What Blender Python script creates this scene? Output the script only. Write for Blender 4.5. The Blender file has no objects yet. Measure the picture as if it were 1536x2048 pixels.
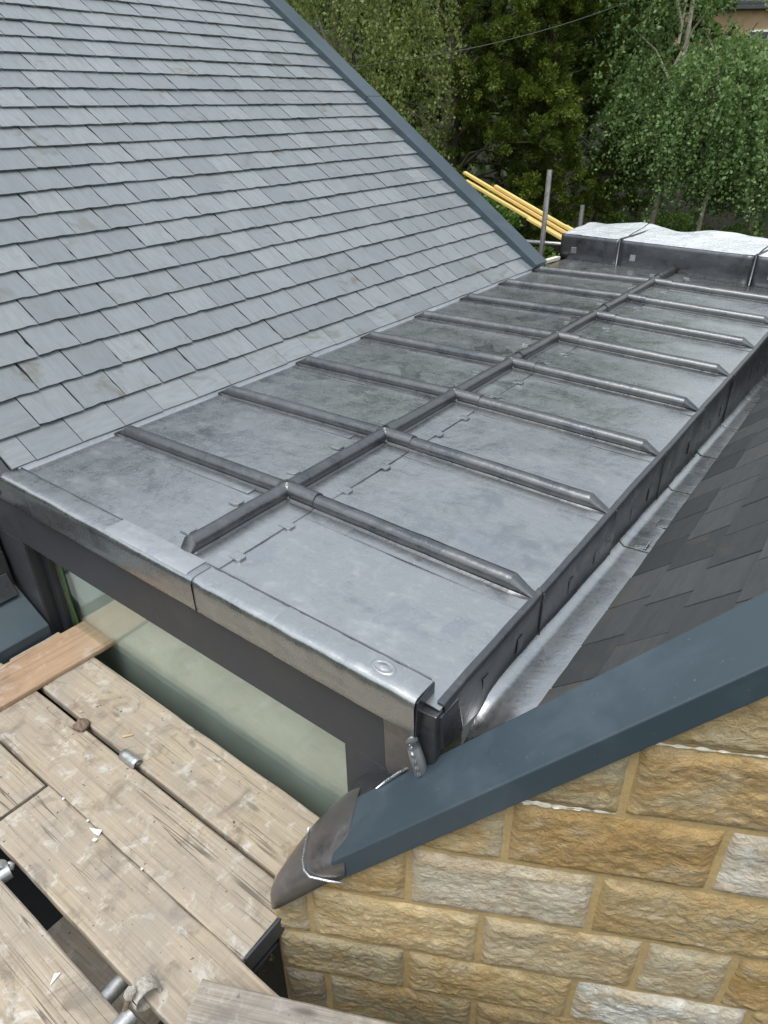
import bpy, math, random
import numpy as np
from mathutils import Vector, Matrix, noise as mnoise

# ------------------------------------------------------------------ camera, sky, sun, exposure
scn = bpy.context.scene
R = math.radians
col = scn.collection

cam_d = bpy.data.cameras.new('camera')
cam_d.sensor_fit = 'VERTICAL'
cam_d.sensor_height = 32.0
cam_d.lens = 32.0 * 1384.36 / 2048.0
cam_d.clip_start = 0.02
cam_d.clip_end = 1500
cam = bpy.data.objects.new('camera', cam_d)
CAM = Vector((1.64394, -1.60521, 1.19605))
cam.location = CAM
cam.rotation_euler = (1.03996882, 0.01216188, 0.63387206)
col.objects.link(cam)
scn.camera = cam

SUN_EL, SUN_AZ = 70.0, 172.0          # azimuth measured clockwise from +Y
world = bpy.data.worlds.new('World')
scn.world = world
world.use_nodes = True
wn = world.node_tree.nodes
wl = world.node_tree.links
bg = wn['Background']
sky = wn.new('ShaderNodeTexSky')
sky.sky_type = 'NISHITA'
sky.sun_disc = False
sky.sun_elevation = R(SUN_EL)
sky.sun_rotation = R(SUN_AZ)
sky.air_density = 2.2
sky.dust_density = 1.5
sky.ozone_density = 1.0
hs = wn.new('ShaderNodeHueSaturation')
hs.inputs['Saturation'].default_value = 0.32      # overcast: nearly grey light
wl.new(sky.outputs[0], hs.inputs['Color'])
wl.new(hs.outputs[0], bg.inputs[0])
bg.inputs[1].default_value = 0.15

sun_d = bpy.data.lights.new('sun', 'SUN')
sun_d.energy = 1.5
sun_d.angle = R(35)
sun_d.color = (1.0, 0.965, 0.91)
sun = bpy.data.objects.new('sun', sun_d)
sdir = Vector((math.sin(R(SUN_AZ)) * math.cos(R(SUN_EL)), math.cos(R(SUN_AZ)) * math.cos(R(SUN_EL)), math.sin(R(SUN_EL))))
sun.rotation_euler = sdir.to_track_quat('Z', 'Y').to_euler()
sun.location = (0, 0, 20)
col.objects.link(sun)

vs = scn.view_settings
vs.view_transform = 'Standard'
vs.look = 'None'
vs.gamma = 1.0
vs.exposure = 0.7
try:
    vs.use_curve_mapping = False
except Exception:
    pass

rng = random.Random(7)
nrg = np.random.default_rng(11)

# ------------------------------------------------------------------ materials
MATS = {}


class NT:
    def __init__(self, name):
        self.m = bpy.data.materials.new(name)
        self.m.use_nodes = True
        self.t = self.m.node_tree
        self.n = self.t.nodes
        self.b = self.n['Principled BSDF']
        self.out = self.n['Material Output']
        MATS[name] = self.m

    def add(self, typ, **kw):
        nd = self.n.new(typ)
        for k, v in kw.items():
            if k.startswith('i_'):
                key = k[2:]
                nd.inputs[int(key) if key.isdigit() else key].default_value = v
            else:
                setattr(nd, k, v)
        return nd

    def link(self, a, b):
        self.t.links.new(a, b)

    def coords(self, scale=(1, 1, 1), kind='Object', rand=0.0, loc=(0, 0, 0)):
        tc = self.add('ShaderNodeTexCoord')
        mp = self.add('ShaderNodeMapping')
        mp.inputs['Scale'].default_value = scale
        mp.inputs['Location'].default_value = loc
        src = tc.outputs[kind]
        if rand:
            oi = self.add('ShaderNodeObjectInfo')
            mul = self.add('ShaderNodeMath', operation='MULTIPLY')
            mul.inputs[1].default_value = rand
            self.link(oi.outputs['Random'], mul.inputs[0])
            ad = self.add('ShaderNodeVectorMath', operation='ADD')
            self.link(src, ad.inputs[0])
            self.link(mul.outputs[0], ad.inputs[1])
            src = ad.outputs[0]
        self.link(src, mp.inputs['Vector'])
        return mp.outputs[0]

    def noise(self, vec, scale, detail=4, rough=.55, dist=0.0):
        nd = self.add('ShaderNodeTexNoise')
        nd.inputs['Scale'].default_value = scale
        nd.inputs['Detail'].default_value = detail
        nd.inputs['Roughness'].default_value = rough
        nd.inputs['Distortion'].default_value = dist
        self.link(vec, nd.inputs['Vector'])
        return nd.outputs['Fac']

    def ramp(self, fac, stops, interp='LINEAR'):
        r = self.add('ShaderNodeValToRGB')
        r.color_ramp.interpolation = interp
        els = r.color_ramp.elements
        while len(els) < len(stops):
            els.new(0.5)
        for e, (p, c) in zip(els, stops):
            e.position = p
            e.color = (*c, 1) if len(c) == 3 else c
        self.link(fac, r.inputs[0])
        return r.outputs[0]

    def mix(self, fac, a, b, mode='MIX'):
        mx = self.add('ShaderNodeMix', data_type='RGBA', blend_type=mode)
        for val, idx in ((fac, 0), (a, 6), (b, 7)):
            if isinstance(val, (int, float)):
                mx.inputs[idx].default_value = val
            elif isinstance(val, tuple):
                mx.inputs[idx].default_value = (*val, 1)
            else:
                self.link(val, mx.inputs[idx])
        return mx.outputs[2]

    def math(self, op, a, b=None, c=None):
        nd = self.add('ShaderNodeMath', operation=op)
        for i, v in enumerate((a, b, c)):
            if v is None:
                continue
            if isinstance(v, (int, float)):
                nd.inputs[i].default_value = v
            else:
                self.link(v, nd.inputs[i])
        return nd.outputs[0]

    def maprange(self, v, a, b, c, d):
        nd = self.add('ShaderNodeMapRange')
        self.link(v, nd.inputs[0])
        for i, x in enumerate((a, b, c, d)):
            nd.inputs[i + 1].default_value = x
        return nd.outputs[0]

    def bump(self, h, strength, dist, normal=None):
        b = self.add('ShaderNodeBump')
        b.inputs['Strength'].default_value = strength
        b.inputs['Distance'].default_value = dist
        self.link(h, b.inputs['Height'])
        if normal is not None:
            self.link(normal, b.inputs['Normal'])
        return b.outputs[0]

    def set(self, **kw):
        names = dict(color='Base Color', rough='Roughness', metal='Metallic', spec='Specular IOR Level', normal='Normal')
        for k, v in kw.items():
            s = self.b.inputs[names[k]]
            if isinstance(v, (int, float)):
                s.default_value = v
            elif isinstance(v, tuple):
                s.default_value = (*v, 1)
            else:
                self.link(v, s)
        return self.m


def mat_lead(name, lo, hi, metal, r0, r1, blotch=1.0, bump=.25):
    t = NT(name)
    v = t.coords(kind='Object', rand=17.0)
    big = t.noise(v, 2.6, 4, .62, .9)
    mid = t.noise(v, 13.0, 7, .68, .5)
    fine = t.noise(v, 60.0, 5, .72)
    vs_ = t.coords(scale=(2.0, 16.0, 16.0), rand=9.0)
    streak = t.noise(vs_, 1.6, 5, .65, .5)
    a = t.math('ADD', t.math('MULTIPLY', big, .36), t.math('MULTIPLY', mid, .44))
    a = t.math('ADD', a, t.math('MULTIPLY', streak, .2))
    oi = t.add('ShaderNodeObjectInfo')
    a = t.math('ADD', a, t.math('MULTIPLY', t.math('SUBTRACT', oi.outputs['Random'], .5), .06))
    mean = tuple((x + y) / 2 for x, y in zip(lo, hi))
    c = t.ramp(a, [(.36, lo), (.49, mean), (.54, mean), (.66, hi)])
    # dark water marks with a crisp outline
    wm = t.noise(t.coords(rand=27.0, loc=(2, 7, 1)), 3.4, 3, .5, .6)
    wmk = t.ramp(wm, [(.615, (0, 0, 0)), (.632, (1, 1, 1)), (.70, (.55, .55, .55))])
    c = t.mix(t.math('MULTIPLY', wmk, .34 * blotch), c, (lo[0] * .92, lo[1] * .98, lo[2] * 1.08))
    # pale oxide bloom specks, little scuffs
    sp = t.ramp(fine, [(.58, (0, 0, 0)), (.70, (1, 1, 1))])
    c = t.mix(t.math('MULTIPLY', sp, .35 * blotch), c, (hi[0] * 1.3, hi[1] * 1.3, hi[2] * 1.3))
    dk = t.ramp(fine, [(.30, (1, 1, 1)), (.42, (0, 0, 0))])
    c = t.mix(t.math('MULTIPLY', dk, .35 * blotch), c, lo)
    vl = t.coords(scale=(60.0, 3.0, 3.0), rand=5.0)
    scr = t.ramp(t.noise(vl, 1.0, 2, .5, 2.0), [(.66, (0, 0, 0)), (.70, (1, 1, 1))])
    c = t.mix(t.math('MULTIPLY', scr, .16), c, hi)
    rr = t.maprange(a, .36, .66, r0, r1)
    rr = t.math('ADD', rr, t.math('MULTIPLY', t.math('SUBTRACT', fine, .5), .22))
    rr = t.math('SUBTRACT', rr, t.math('MULTIPLY', wmk, .07))
    h = t.math('ADD', t.math('MULTIPLY', mid, .7), t.math('MULTIPLY', big, 1.6))
    n = t.bump(h, bump, .01)
    n = t.bump(fine, .16, .002, n)
    return t.set(color=c, rough=rr, metal=metal, normal=n, spec=.5)


mat_lead('lead', (.275, .296, .312), (.515, .527, .527), .90, .21, .38, .8, .18)
mat_lead('lead_bright', (.30, .31, .33), (.48, .49, .50), .7, .28, .42)
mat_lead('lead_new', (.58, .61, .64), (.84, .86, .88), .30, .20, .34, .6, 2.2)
mat_lead('lead_roll', (.085, .092, .10), (.20, .205, .21), .85, .26, .42)
mat_lead('lead_brown', (.16, .15, .15), (.31, .295, .29), .8, .28, .44, .7)
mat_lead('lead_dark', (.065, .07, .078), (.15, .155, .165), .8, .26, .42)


def mat_solder():
    t = NT('solder')
    v = t.coords(kind='Object')
    f = t.noise(v, 160, 3, .6)
    return t.set(color=(.72, .73, .75), metal=.95, rough=t.maprange(f, .3, .7, .12, .35), normal=t.bump(f, .6, .002))


mat_solder()


def mat_slate(name, lo, hi, warm, r0, r1):
    t = NT(name)
    v = t.coords(rand=31.0)
    oi = t.add('ShaderNodeObjectInfo')
    geo = t.add('ShaderNodeNewGeometry')
    rnd = t.math('FRACT', t.math('ADD', oi.outputs['Random'], geo.outputs['Random Per Island']))
    big = t.noise(v, 7, 4, .6, .7)
    vg = t.coords(scale=(22, 3.5, 5), rand=13.0)
    grain = t.noise(vg, 2.2, 5, .62, .5)
    fine = t.noise(v, 85, 4, .7)
    base = t.ramp(rnd, [(0, lo), (.55, tuple(.5 * (a + b) for a, b in zip(lo, hi))), (.97, hi), (1, hi)])
    c = t.mix(t.ramp(grain, [(.42, (0, 0, 0)), (.75, (.55, .55, .55))]), base, tuple(x * .72 for x in lo))
    # rusty / buff run-off stains on some of the slates
    st = t.ramp(big, [(.55, (0, 0, 0)), (.68, (1, 1, 1))])
    some = t.ramp(t.math('FRACT', t.math('MULTIPLY', rnd, 7.31)), [(.60, (.10, .10, .10)), (.92, (.85, .85, .85))])
    c = t.mix(t.math('MULTIPLY', st, some), c, warm)
    c = t.mix(t.math('MULTIPLY', t.ramp(fine, [(.58, (0, 0, 0)), (.8, (1, 1, 1))]), .22), c, tuple(min(1, x * 1.5) for x in hi))
    rr = t.maprange(t.math('ADD', t.math('MULTIPLY', grain, .5), t.math('MULTIPLY', rnd, .5)), .25, .75, r0, r1)
    h = t.math('ADD', t.math('MULTIPLY', grain, .7), t.math('MULTIPLY', fine, .25))
    return t.set(color=c, rough=rr, spec=.5, normal=t.bump(h, .35, .004))


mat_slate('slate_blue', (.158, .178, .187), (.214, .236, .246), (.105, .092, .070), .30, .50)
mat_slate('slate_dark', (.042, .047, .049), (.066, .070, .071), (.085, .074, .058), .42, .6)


def mat_paint(name, c, r=.36, dust=.2):
    t = NT(name)
    v = t.coords(rand=3.0)
    d = t.noise(v, 5, 5, .65, .5)
    f = t.noise(v, 240, 2, .5)
    cc = t.mix(t.math('MULTIPLY', t.ramp(d, [(.48, (0, 0, 0)), (.75, (1, 1, 1))]), dust), c, tuple(x * 1.7 + .02 for x in c))
    sp = t.ramp(t.noise(v, 120, 2, .5), [(.72, (0, 0, 0)), (.76, (1, 1, 1))])
    cc = t.mix(t.math('MULTIPLY', sp, .25), cc, (.35, .36, .36))
    return t.set(color=cc, rough=t.maprange(d, .3, .7, r - .05, r + .12), spec=.45, normal=t.bump(f, .06, .001))


mat_paint('trim_paint', (.043, .063, .078), .37, .4)
mat_paint('panel_paint', (.040, .043, .050), .42, .12)
mat_paint('frame_paint', (.022, .026, .030), .4, .1)


def mat_wood(name, pale, mid, dark, grain_scale=1.0, weather=1.0, rough=.75):
    t = NT(name)
    v = t.coords(rand=41.0)
    vg = t.coords(scale=(1.1, 26 * grain_scale, 26 * grain_scale), rand=23.0)
    vf = t.coords(scale=(4.0, 150 * grain_scale, 150 * grain_scale), rand=19.0)
    warp = t.noise(v, 3.0, 2, .5)
    g = t.noise(vg, 1.0, 5, .6, 1.1)
    f = t.noise(vf, 1.0, 3, .6, .3)
    stain = t.noise(v, 7.0, 6, .68, .8)
    a = t.math('ADD', t.math('MULTIPLY', g, .6), t.math('MULTIPLY', f, .4))
    c = t.ramp(a, [(.30, dark), (.43, mid), (.58, pale), (.75, tuple(min(1, x * 1.08) for x in pale))])
    # dark, shaped stains, cement smears, and pale patches
    c = t.mix(t.math('MULTIPLY', t.ramp(stain, [(.53, (0, 0, 0)), (.66, (1, 1, 1))]), .5 * weather), c, tuple(x * .62 for x in mid))
    st2 = t.noise(t.coords(rand=7.0, loc=(3, 5, 1)), 13.0, 6, .7, .4)
    c = t.mix(t.math('MULTIPLY', t.ramp(st2, [(.55, (0, 0, 0)), (.66, (1, 1, 1))]), .42 * weather), c, (.52, .50, .46))
    gr = t.noise(v, 2.3, 5, .7, .6)
    c = t.mix(t.math('MULTIPLY', t.ramp(gr, [(.44, (0, 0, 0)), (.62, (1, 1, 1))]), .38 * min(1, weather)), c, tuple(sum(mid) / 3 * x for x in (.86, .83, .78)))
    spk = t.noise(v, 55.0, 2, .5)
    c = t.mix(t.math('MULTIPLY', t.ramp(spk, [(.70, (0, 0, 0)), (.75, (1, 1, 1))]), .55 * weather), c, (.10, .09, .08))
    # knots: rings from a sparse voronoi
    vk = t.coords(scale=(2.4, 7.0, 4.0), rand=29.0)
    vo = t.add('ShaderNodeTexVoronoi')
    vo.inputs['Scale'].default_value = 1.0
    t.link(vk, vo.inputs['Vector'])
    kn = t.ramp(vo.outputs['Distance'], [(.045, (1, 1, 1)), (.10, (0, 0, 0))])
    c = t.mix(t.math('MULTIPLY', kn, .62), c, tuple(x * .55 for x in dark))
    saw = t.noise(t.coords(scale=(120, 6, 6), rand=3.0), 1.0, 3, .6, .2)
    c = t.mix(t.math('MULTIPLY', t.ramp(saw, [(.5, (0, 0, 0)), (.75, (1, 1, 1))]), .08 * weather), c, dark)
    # drying cracks along the grain
    vc = t.coords(scale=(.55, 30, 30), rand=37.0)
    ck = t.noise(vc, 1.0, 2, .5, .6)
    crack = t.ramp(t.math('ABSOLUTE', t.math('SUBTRACT', ck, .5)), [(.003, (1, 1, 1)), (.011, (0, 0, 0))])
    msk = t.ramp(t.noise(v, 2.6, 2, .5), [(.5, (0, 0, 0)), (.6, (1, 1, 1))])
    crack = t.math('MULTIPLY', crack, msk)
    c = t.mix(t.math('MULTIPLY', crack, .75), c, (.06, .05, .04))
    h = t.math('SUBTRACT', t.math('ADD', t.math('MULTIPLY', a, .8), t.math('MULTIPLY', stain, .3)), t.math('MULTIPLY', crack, .8))
    return t.set(color=c, rough=rough, spec=.3, normal=t.bump(h, .5, .005))


mat_wood('board_wood', (.395, .335, .255), (.325, .270, .202), (.175, .142, .104), 1.8, 1.9)
mat_wood('board_wood_grey', (.36, .325, .275), (.23, .203, .168), (.105, .09, .074), 1.7, 1.2, .85)
mat_wood('plank_red', (.40, .275, .18), (.33, .22, .14), (.20, .125, .075), .8, .8, .65)
mat_wood('batten_yellow', (.70, .53, .20), (.66, .47, .15), (.50, .33, .09), .8, .15, .6)
mat_wood('batten_white', (.72, .70, .64), (.66, .63, .56), (.5, .46, .4), .8, .2, .6)


def mat_stone():
    t = NT('sandstone')
    v = t.coords(rand=53.0)
    at = t.add('ShaderNodeAttribute', attribute_type='OBJECT', attribute_name='stone_colour')
    vb = t.coords(scale=(2.6, 9, 9), rand=11.0)
    bed = t.noise(vb, 1.7, 6, .65, 1.3)
    blotch = t.noise(v, 6, 4, .6, .8)
    fine = t.noise(v, 60, 6, .72)
    base = at.outputs['Color']
    c = t.mix(t.ramp(blotch, [(.42, (0, 0, 0)), (.66, (1, 1, 1))]), base, t.mix(.6, base, (.47, .32, .13), 'MIX'))
    b2 = t.noise(t.coords(scale=(1, 2.0, 2.0), rand=77.0), 4.2, 3, .6, 1.2)
    c = t.mix(t.math('MULTIPLY', t.ramp(b2, [(.52, (0, 0, 0)), (.62, (1, 1, 1))]), .55), c, t.mix(.55, base, (.46, .25, .065)))
    c = t.mix(t.math('MULTIPLY', t.ramp(b2, [(.36, (1, 1, 1)), (.46, (0, 0, 0))]), .5), c, t.mix(.6, base, (.62, .56, .43)))
    c = t.mix(t.math('MULTIPLY', t.ramp(bed, [(.55, (0, 0, 0)), (.72, (1, 1, 1))]), .55), c, t.mix(.75, base, (.12, .085, .045)))
    c = t.mix(t.math('MULTIPLY', t.ramp(t.noise(v, 3.4, 5, .7, 1.0), [(.55, (0, 0, 0)), (.7, (1, 1, 1))]), .45), c, (.56, .53, .45))
    c = t.mix(t.math('MULTIPLY', t.ramp(fine, [(.54, (0, 0, 0)), (.7, (1, 1, 1))]), .35), c, t.mix(.5, base, (.7, .62, .45)))
    c = t.mix(t.math('MULTIPLY', t.ramp(fine, [(.30, (1, 1, 1)), (.42, (0, 0, 0))]), .5), c, t.mix(.6, base, (.10, .07, .035)))
    vr = t.coords(scale=(30, 38, 38), rand=5.0)
    rip = t.noise(vr, 1.0, 6, .7, 1.0)
    h = t.math('ADD', t.math('MULTIPLY', rip, 1.0), t.math('MULTIPLY', fine, .5))
    h = t.math('ADD', h, t.math('MULTIPLY', bed, .8))
    return t.set(color=c, rough=.85, spec=.25, normal=t.bump(h, 1.0, .016))


mat_stone()


def mat_simple(name, c, rough=.8, metal=0.0, nscale=30, var=.35, bump=.3, bdist=.004, spec=.35):
    t = NT(name)
    v = t.coords(rand=5.0)
    f = t.noise(v, nscale, 6, .65)
    g = t.noise(v, nscale * .18, 3, .6)
    k = t.math('ADD', t.math('MULTIPLY', f, .6), t.math('MULTIPLY', g, .4))
    cc = t.ramp(k, [(.32, tuple(x * (1 - var) for x in c)), (.68, tuple(min(1, x * (1 + var)) for x in c))])
    return t.set(color=cc, rough=rough, metal=metal, spec=spec, normal=t.bump(f, bump, bdist))


mat_simple('mortar', (.43, .315, .15), .9, 0, 90, .22, .5, .004)
mat_simple('mortar_white', (.74, .70, .60), .9, 0, 60, .2, .5, .004)
mat_simple('steel_galv', (.42, .43, .43), .42, .75, 60, .35, .4, .002)
mat_simple('steel_rusty', (.20, .15, .115), .7, .35, 70, .55, .8, .006)
mat_simple('steel_cement', (.46, .43, .38), .75, .2, 80, .5, 1.0, .008)
mat_simple('pvc_dark', (.05, .056, .062), .4, 0, 20, .15, .05, .001)
mat_simple('moss', (.13, .10, .04), .95, 0, 40, .7, 1.0, .02)
mat_simple('tape_green', (.20, .34, .07), .55, 0, 20, .15, .2, .002)
mat_simple('plaster', (.70, .71, .68), .85, 0, 4, .16, .1, .002)
mat_simple('paper', (.85, .84, .82), .8, 0, 20, .05, .1, .001)
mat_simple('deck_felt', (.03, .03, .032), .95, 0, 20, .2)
mat_simple('bark', (.10, .085, .065), .9, 0, 30, .5, 1.0, .02)
mat_simple('bark_birch', (.36, .32, .26), .85, 0, 24, .55, .8, .01)
mat_simple('soil', (.014, .013, .008), .95, 0, 3, .5, .6, .05)
mat_simple('grass_ground', (.045, .065, .020), .95, 0, 2, .45, .6, .05)
mat_simple('roof_far', (.055, .055, .06), .7, 0, 6, .3)
mat_simple('wall_far', (.34, .25, .15), .9, 0, 3, .3)
mat_simple('cable_black', (.06, .07, .05), .6, 0, 20, .1)
mat_simple('splinter', (.50, .36, .20), .8, 0, 20, .3)


def mat_leaf(name, dark, light, trans=.35, rough=.5):
    t = NT(name)
    at = t.add('ShaderNodeAttribute', attribute_type='GEOMETRY', attribute_name='tint')
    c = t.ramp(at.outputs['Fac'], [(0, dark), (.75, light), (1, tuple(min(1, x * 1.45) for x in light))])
    t.set(color=c, rough=rough, spec=.35)
    tr = t.add('ShaderNodeBsdfTranslucent')
    t.link(t.mix(.35, c, (.20, .30, .04)), tr.inputs['Color'])
    ms = t.add('ShaderNodeMixShader')
    ms.inputs[0].default_value = trans
    t.link(t.b.outputs[0], ms.inputs[1])
    t.link(tr.outputs[0], ms.inputs[2])
    t.link(ms.outputs[0], t.out.inputs['Surface'])


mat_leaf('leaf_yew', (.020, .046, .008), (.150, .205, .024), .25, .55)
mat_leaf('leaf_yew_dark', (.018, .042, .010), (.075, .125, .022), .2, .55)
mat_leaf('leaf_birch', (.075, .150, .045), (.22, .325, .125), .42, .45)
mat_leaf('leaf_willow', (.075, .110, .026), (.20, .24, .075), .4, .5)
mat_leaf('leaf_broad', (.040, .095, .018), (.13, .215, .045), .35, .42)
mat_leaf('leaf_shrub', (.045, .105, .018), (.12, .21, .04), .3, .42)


def mat_glass():
    t = NT('window_glass')
    tr = t.add('ShaderNodeBsdfTransparent')
    tr.inputs[0].default_value = (.918, .957, .938, 1)
    gl = t.add('ShaderNodeBsdfGlossy')
    gl.inputs['Roughness'].default_value = .02
    gl.inputs[0].default_value = (.95, 1, .97, 1)
    lw = t.add('ShaderNodeLayerWeight')
    lw.inputs[0].default_value = .5
    fr = t.add('ShaderNodeMath', operation='MULTIPLY_ADD')
    fr.inputs[1].default_value = .85
    fr.inputs[2].default_value = .17
    t.link(t.math('POWER', lw.outputs['Facing'], 5.0), fr.inputs[0])
    ms = t.add('ShaderNodeMixShader')
    t.link(fr.outputs[0], ms.inputs[0])
    t.link(tr.outputs[0], ms.inputs[1])
    t.link(gl.outputs[0], ms.inputs[2])
    t.link(ms.outputs[0], t.out.inputs['Surface'])


mat_glass()

# ------------------------------------------------------------------ object helpers
WLOC = {}


def link(o):
    col.objects.link(o)
    return o


def props(o, label=None, cat=None, group=None, kind=None):
    if label:
        o['label'] = label
    if cat:
        o['category'] = cat
    if group:
        o['group'] = group
    if kind:
        o['kind'] = kind
    return o


def thing(name, loc, label, cat, group=None):
    e = bpy.data.objects.new(name, None)
    e.empty_display_size = .1
    e.location = loc
    link(e)
    WLOC[e] = Vector(loc)
    return props(e, label, cat, group)


class MB:
    def __init__(self):
        self.v, self.f = [], []

    def raw(self, vs_, fs):
        o = len(self.v)
        self.v += [tuple(p) for p in vs_]
        self.f += [tuple(i + o for i in f) for f in fs]
        return self

    def box(self, x0, x1, y0, y1, z0, z1):
        P = [(x0, y0, z0), (x1, y0, z0), (x1, y1, z0), (x0, y1, z0), (x0, y0, z1), (x1, y0, z1), (x1, y1, z1), (x0, y1, z1)]
        return self.raw(P, [(0, 3, 2, 1), (4, 5, 6, 7), (0, 1, 5, 4), (1, 2, 6, 5), (2, 3, 7, 6), (3, 0, 4, 7)])

    def hexa(self, bot, top):
        n = len(bot)
        fs = [tuple(range(n - 1, -1, -1)), tuple(range(n, 2 * n))]
        for i in range(n):
            j = (i + 1) % n
            fs.append((i, j, n + j, n + i))
        return self.raw(list(bot) + list(top), fs)

    def grid(self, rows, closed=False):
        nr, nc = len(rows), len(rows[0])
        fs = []
        for i in range(nr - 1):
            for j in range(nc - (0 if closed else 1)):
                k = (j + 1) % nc
                fs.append((i * nc + j, i * nc + k, (i + 1) * nc + k, (i + 1) * nc + j))
        return self.raw([p for r in rows for p in r], fs)

    def tube(self, pts, rad, n=10, cap=True):
        rows = []
        pts = [Vector(p) for p in pts]
        for i, p in enumerate(pts):
            a = pts[max(i - 1, 0)]
            b = pts[min(i + 1, len(pts) - 1)]
            d = (b - a).normalized()
            up = Vector((0, 0, 1)) if abs(d.z) < .9 else Vector((1, 0, 0))
            u = d.cross(up).normalized()
            w = u.cross(d)
            r = rad[i] if isinstance(rad, (list, tuple)) else rad
            rows.append([p + (u * math.cos(t) + w * math.sin(t)) * r for t in [2 * math.pi * k / n for k in range(n)]])
        base = len(self.v)
        self.grid(rows, True)
        if cap:
            self.f.append(tuple(base + k for k in range(n)))
            self.f.append(tuple(base + (len(rows) - 1) * n + k for k in range(n - 1, -1, -1)))
        return self

    def build(self, name, mat, parent=None, smooth=False, bevel=0, subsurf=0, solid=0, segs=2, sharp=None):
        V = [Vector(p) for p in self.v]
        c = sum(V, Vector()) / len(V)
        me = bpy.data.meshes.new(name)
        me.from_pydata([tuple(p - c) for p in V], [], self.f)
        me.validate()
        if smooth:
            me.polygons.foreach_set('use_smooth', [True] * len(me.polygons))
        me.materials.append(MATS[mat])
        o = bpy.data.objects.new(name, me)
        link(o)
        WLOC[o] = c
        if parent is not None:
            o.parent = parent
            o.location = c - WLOC[parent]
        else:
            o.location = c
        if solid:
            md = o.modifiers.new('solid', 'SOLIDIFY')
            md.thickness = solid
            md.offset = -1
        if bevel:
            md = o.modifiers.new('bevel', 'BEVEL')
            md.width = bevel
            md.segments = segs
            md.limit_method = 'ANGLE'
            md.angle_limit = R(35)
        if subsurf:
            md = o.modifiers.new('sub', 'SUBSURF')
            md.levels = subsurf
            md.render_levels = subsurf
        if sharp:
            try:
                me.set_sharp_from_angle(angle=R(sharp))
            except Exception:
                pass
        return o


def plate(rows, name, mat, parent, thick=.004, down=(0, 0, -1)):
    """smooth top grid with crisp, separately shaded rims"""
    dn = Vector(down) * thick
    m_ = MB().grid(rows)
    R_ = [[Vector(p) for p in r] for r in rows]
    for edge in (R_[0], R_[-1][::-1], [r[0] for r in R_][::-1], [r[-1] for r in R_]):
        m_.grid([[p + dn for p in edge], list(edge)])
    return m_.build(name, mat, parent, smooth=True)


def clip(poly, a, b, c):
    """keep a*x+b*y+c >= 0"""
    out = []
    for i in range(len(poly)):
        p, q = poly[i], poly[(i + 1) % len(poly)]
        dp, dq = a * p[0] + b * p[1] + c, a * q[0] + b * q[1] + c
        if dp >= 0:
            out.append(p)
        if (dp >= 0) != (dq >= 0):
            t = dp / (dp - dq)
            out.append((p[0] + t * (q[0] - p[0]), p[1] + t * (q[1] - p[1])))
    return out


def nz(x, y, z=0.0, s=1.0):
    return mnoise.noise(Vector((x * s, y * s, z * s)))


# ------------------------------------------------------------------ ground and hillside
GZ = -3.0
g = MB().raw([(-400, -400, GZ), (400, -400, GZ), (400, 400, GZ), (-400, 400, GZ)], [(0, 1, 2, 3)])
props(g.build('ground', 'grass_ground'), kind='structure')

FW = Vector((-.592, .806, 0))      # horizontal view direction
RT = Vector((.806, .592, 0))


def place(px, D, z=0.0):
    """a spot D metres ahead, on the bearing that picture column px has at eye level"""
    lat = (px - 768) / 1384.36 / 1.1596 * D
    p = Vector((CAM.x, CAM.y, 0)) + FW * D + RT * lat
    p.z = z
    return p


def hill_z(D):
    if D < 15:
        return GZ - .3
    return GZ - .3 + (D - 15) * .27 + .4 * math.sin(D * .6)


rows = []
for i in range(40):
    D = 13 + i * 1.6
    row = []
    for j in range(60):
        L = -60 + j * 2.0
        p = Vector((CAM.x, CAM.y, 0)) + FW * D + RT * L
        p.z = hill_z(D) + .35 * nz(p.x, p.y, 0, .3) + .12 * nz(p.x, p.y, 3, 1.1)
        row.append(p)
    rows.append(row)
props(MB().grid(rows).build('hillside', 'soil', smooth=True), kind='structure')


g = MB().raw([(-6, -6, GZ + .01), (6, -6, GZ + .01), (6, 9, GZ + .01), (-6, 9, GZ + .01)], [(0, 1, 2, 3)])
props(g.build('path', 'soil'), kind='structure')


# ------------------------------------------------------------------ vegetation
def leaf_mesh(name, C, D, S, W, tint, mat, parent, label=None):
    """C centres, D directions, S length, W width; one folded two-triangle leaf each"""
    n = len(C)
    D = D / (np.linalg.norm(D, axis=1, keepdims=True) + 1e-9)
    rnd = nrg.normal(size=(n, 3))
    side = np.cross(D, rnd)
    side /= (np.linalg.norm(side, axis=1, keepdims=True) + 1e-9)
    nor = np.cross(D, side)
    S = S[:, None]
    W = W[:, None]
    b = C - D * S * .5
    tp = C + D * S * .5
    l = C + side * W * .5 + nor * W * .18 - D * S * .05
    r = C - side * W * .5 + nor * W * .18 - D * S * .05
    base = np.asarray(WLOC[parent]) if parent is not None else np.zeros(3)
    V = np.stack([b, l, tp, r], 1).reshape(-1, 3)
    V = V - base
    me = bpy.data.meshes.new(name)
    me.vertices.add(4 * n)
    me.vertices.foreach_set('co', V.astype(np.float32).ravel())
    me.loops.add(6 * n)
    idx = (np.arange(n) * 4)[:, None] + np.array([0, 1, 2, 0, 2, 3])[None]
    me.loops.foreach_set('vertex_index', idx.astype(np.int32).ravel())
    me.polygons.add(2 * n)
    me.polygons.foreach_set('loop_start', (np.arange(2 * n) * 3).astype(np.int32))
    me.polygons.foreach_set('loop_total', np.full(2 * n, 3, np.int32))
    at = me.attributes.new('tint', 'FLOAT', 'FACE')
    at.data.foreach_set('value', np.repeat(tint, 2).astype(np.float32))
    me.update()
    me.validate()
    me.materials.append(MATS[mat])
    o = bpy.data.objects.new(name, me)
    link(o)
    if parent is not None:
        o.parent = parent
        WLOC[o] = Vector(base)
    return o


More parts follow.
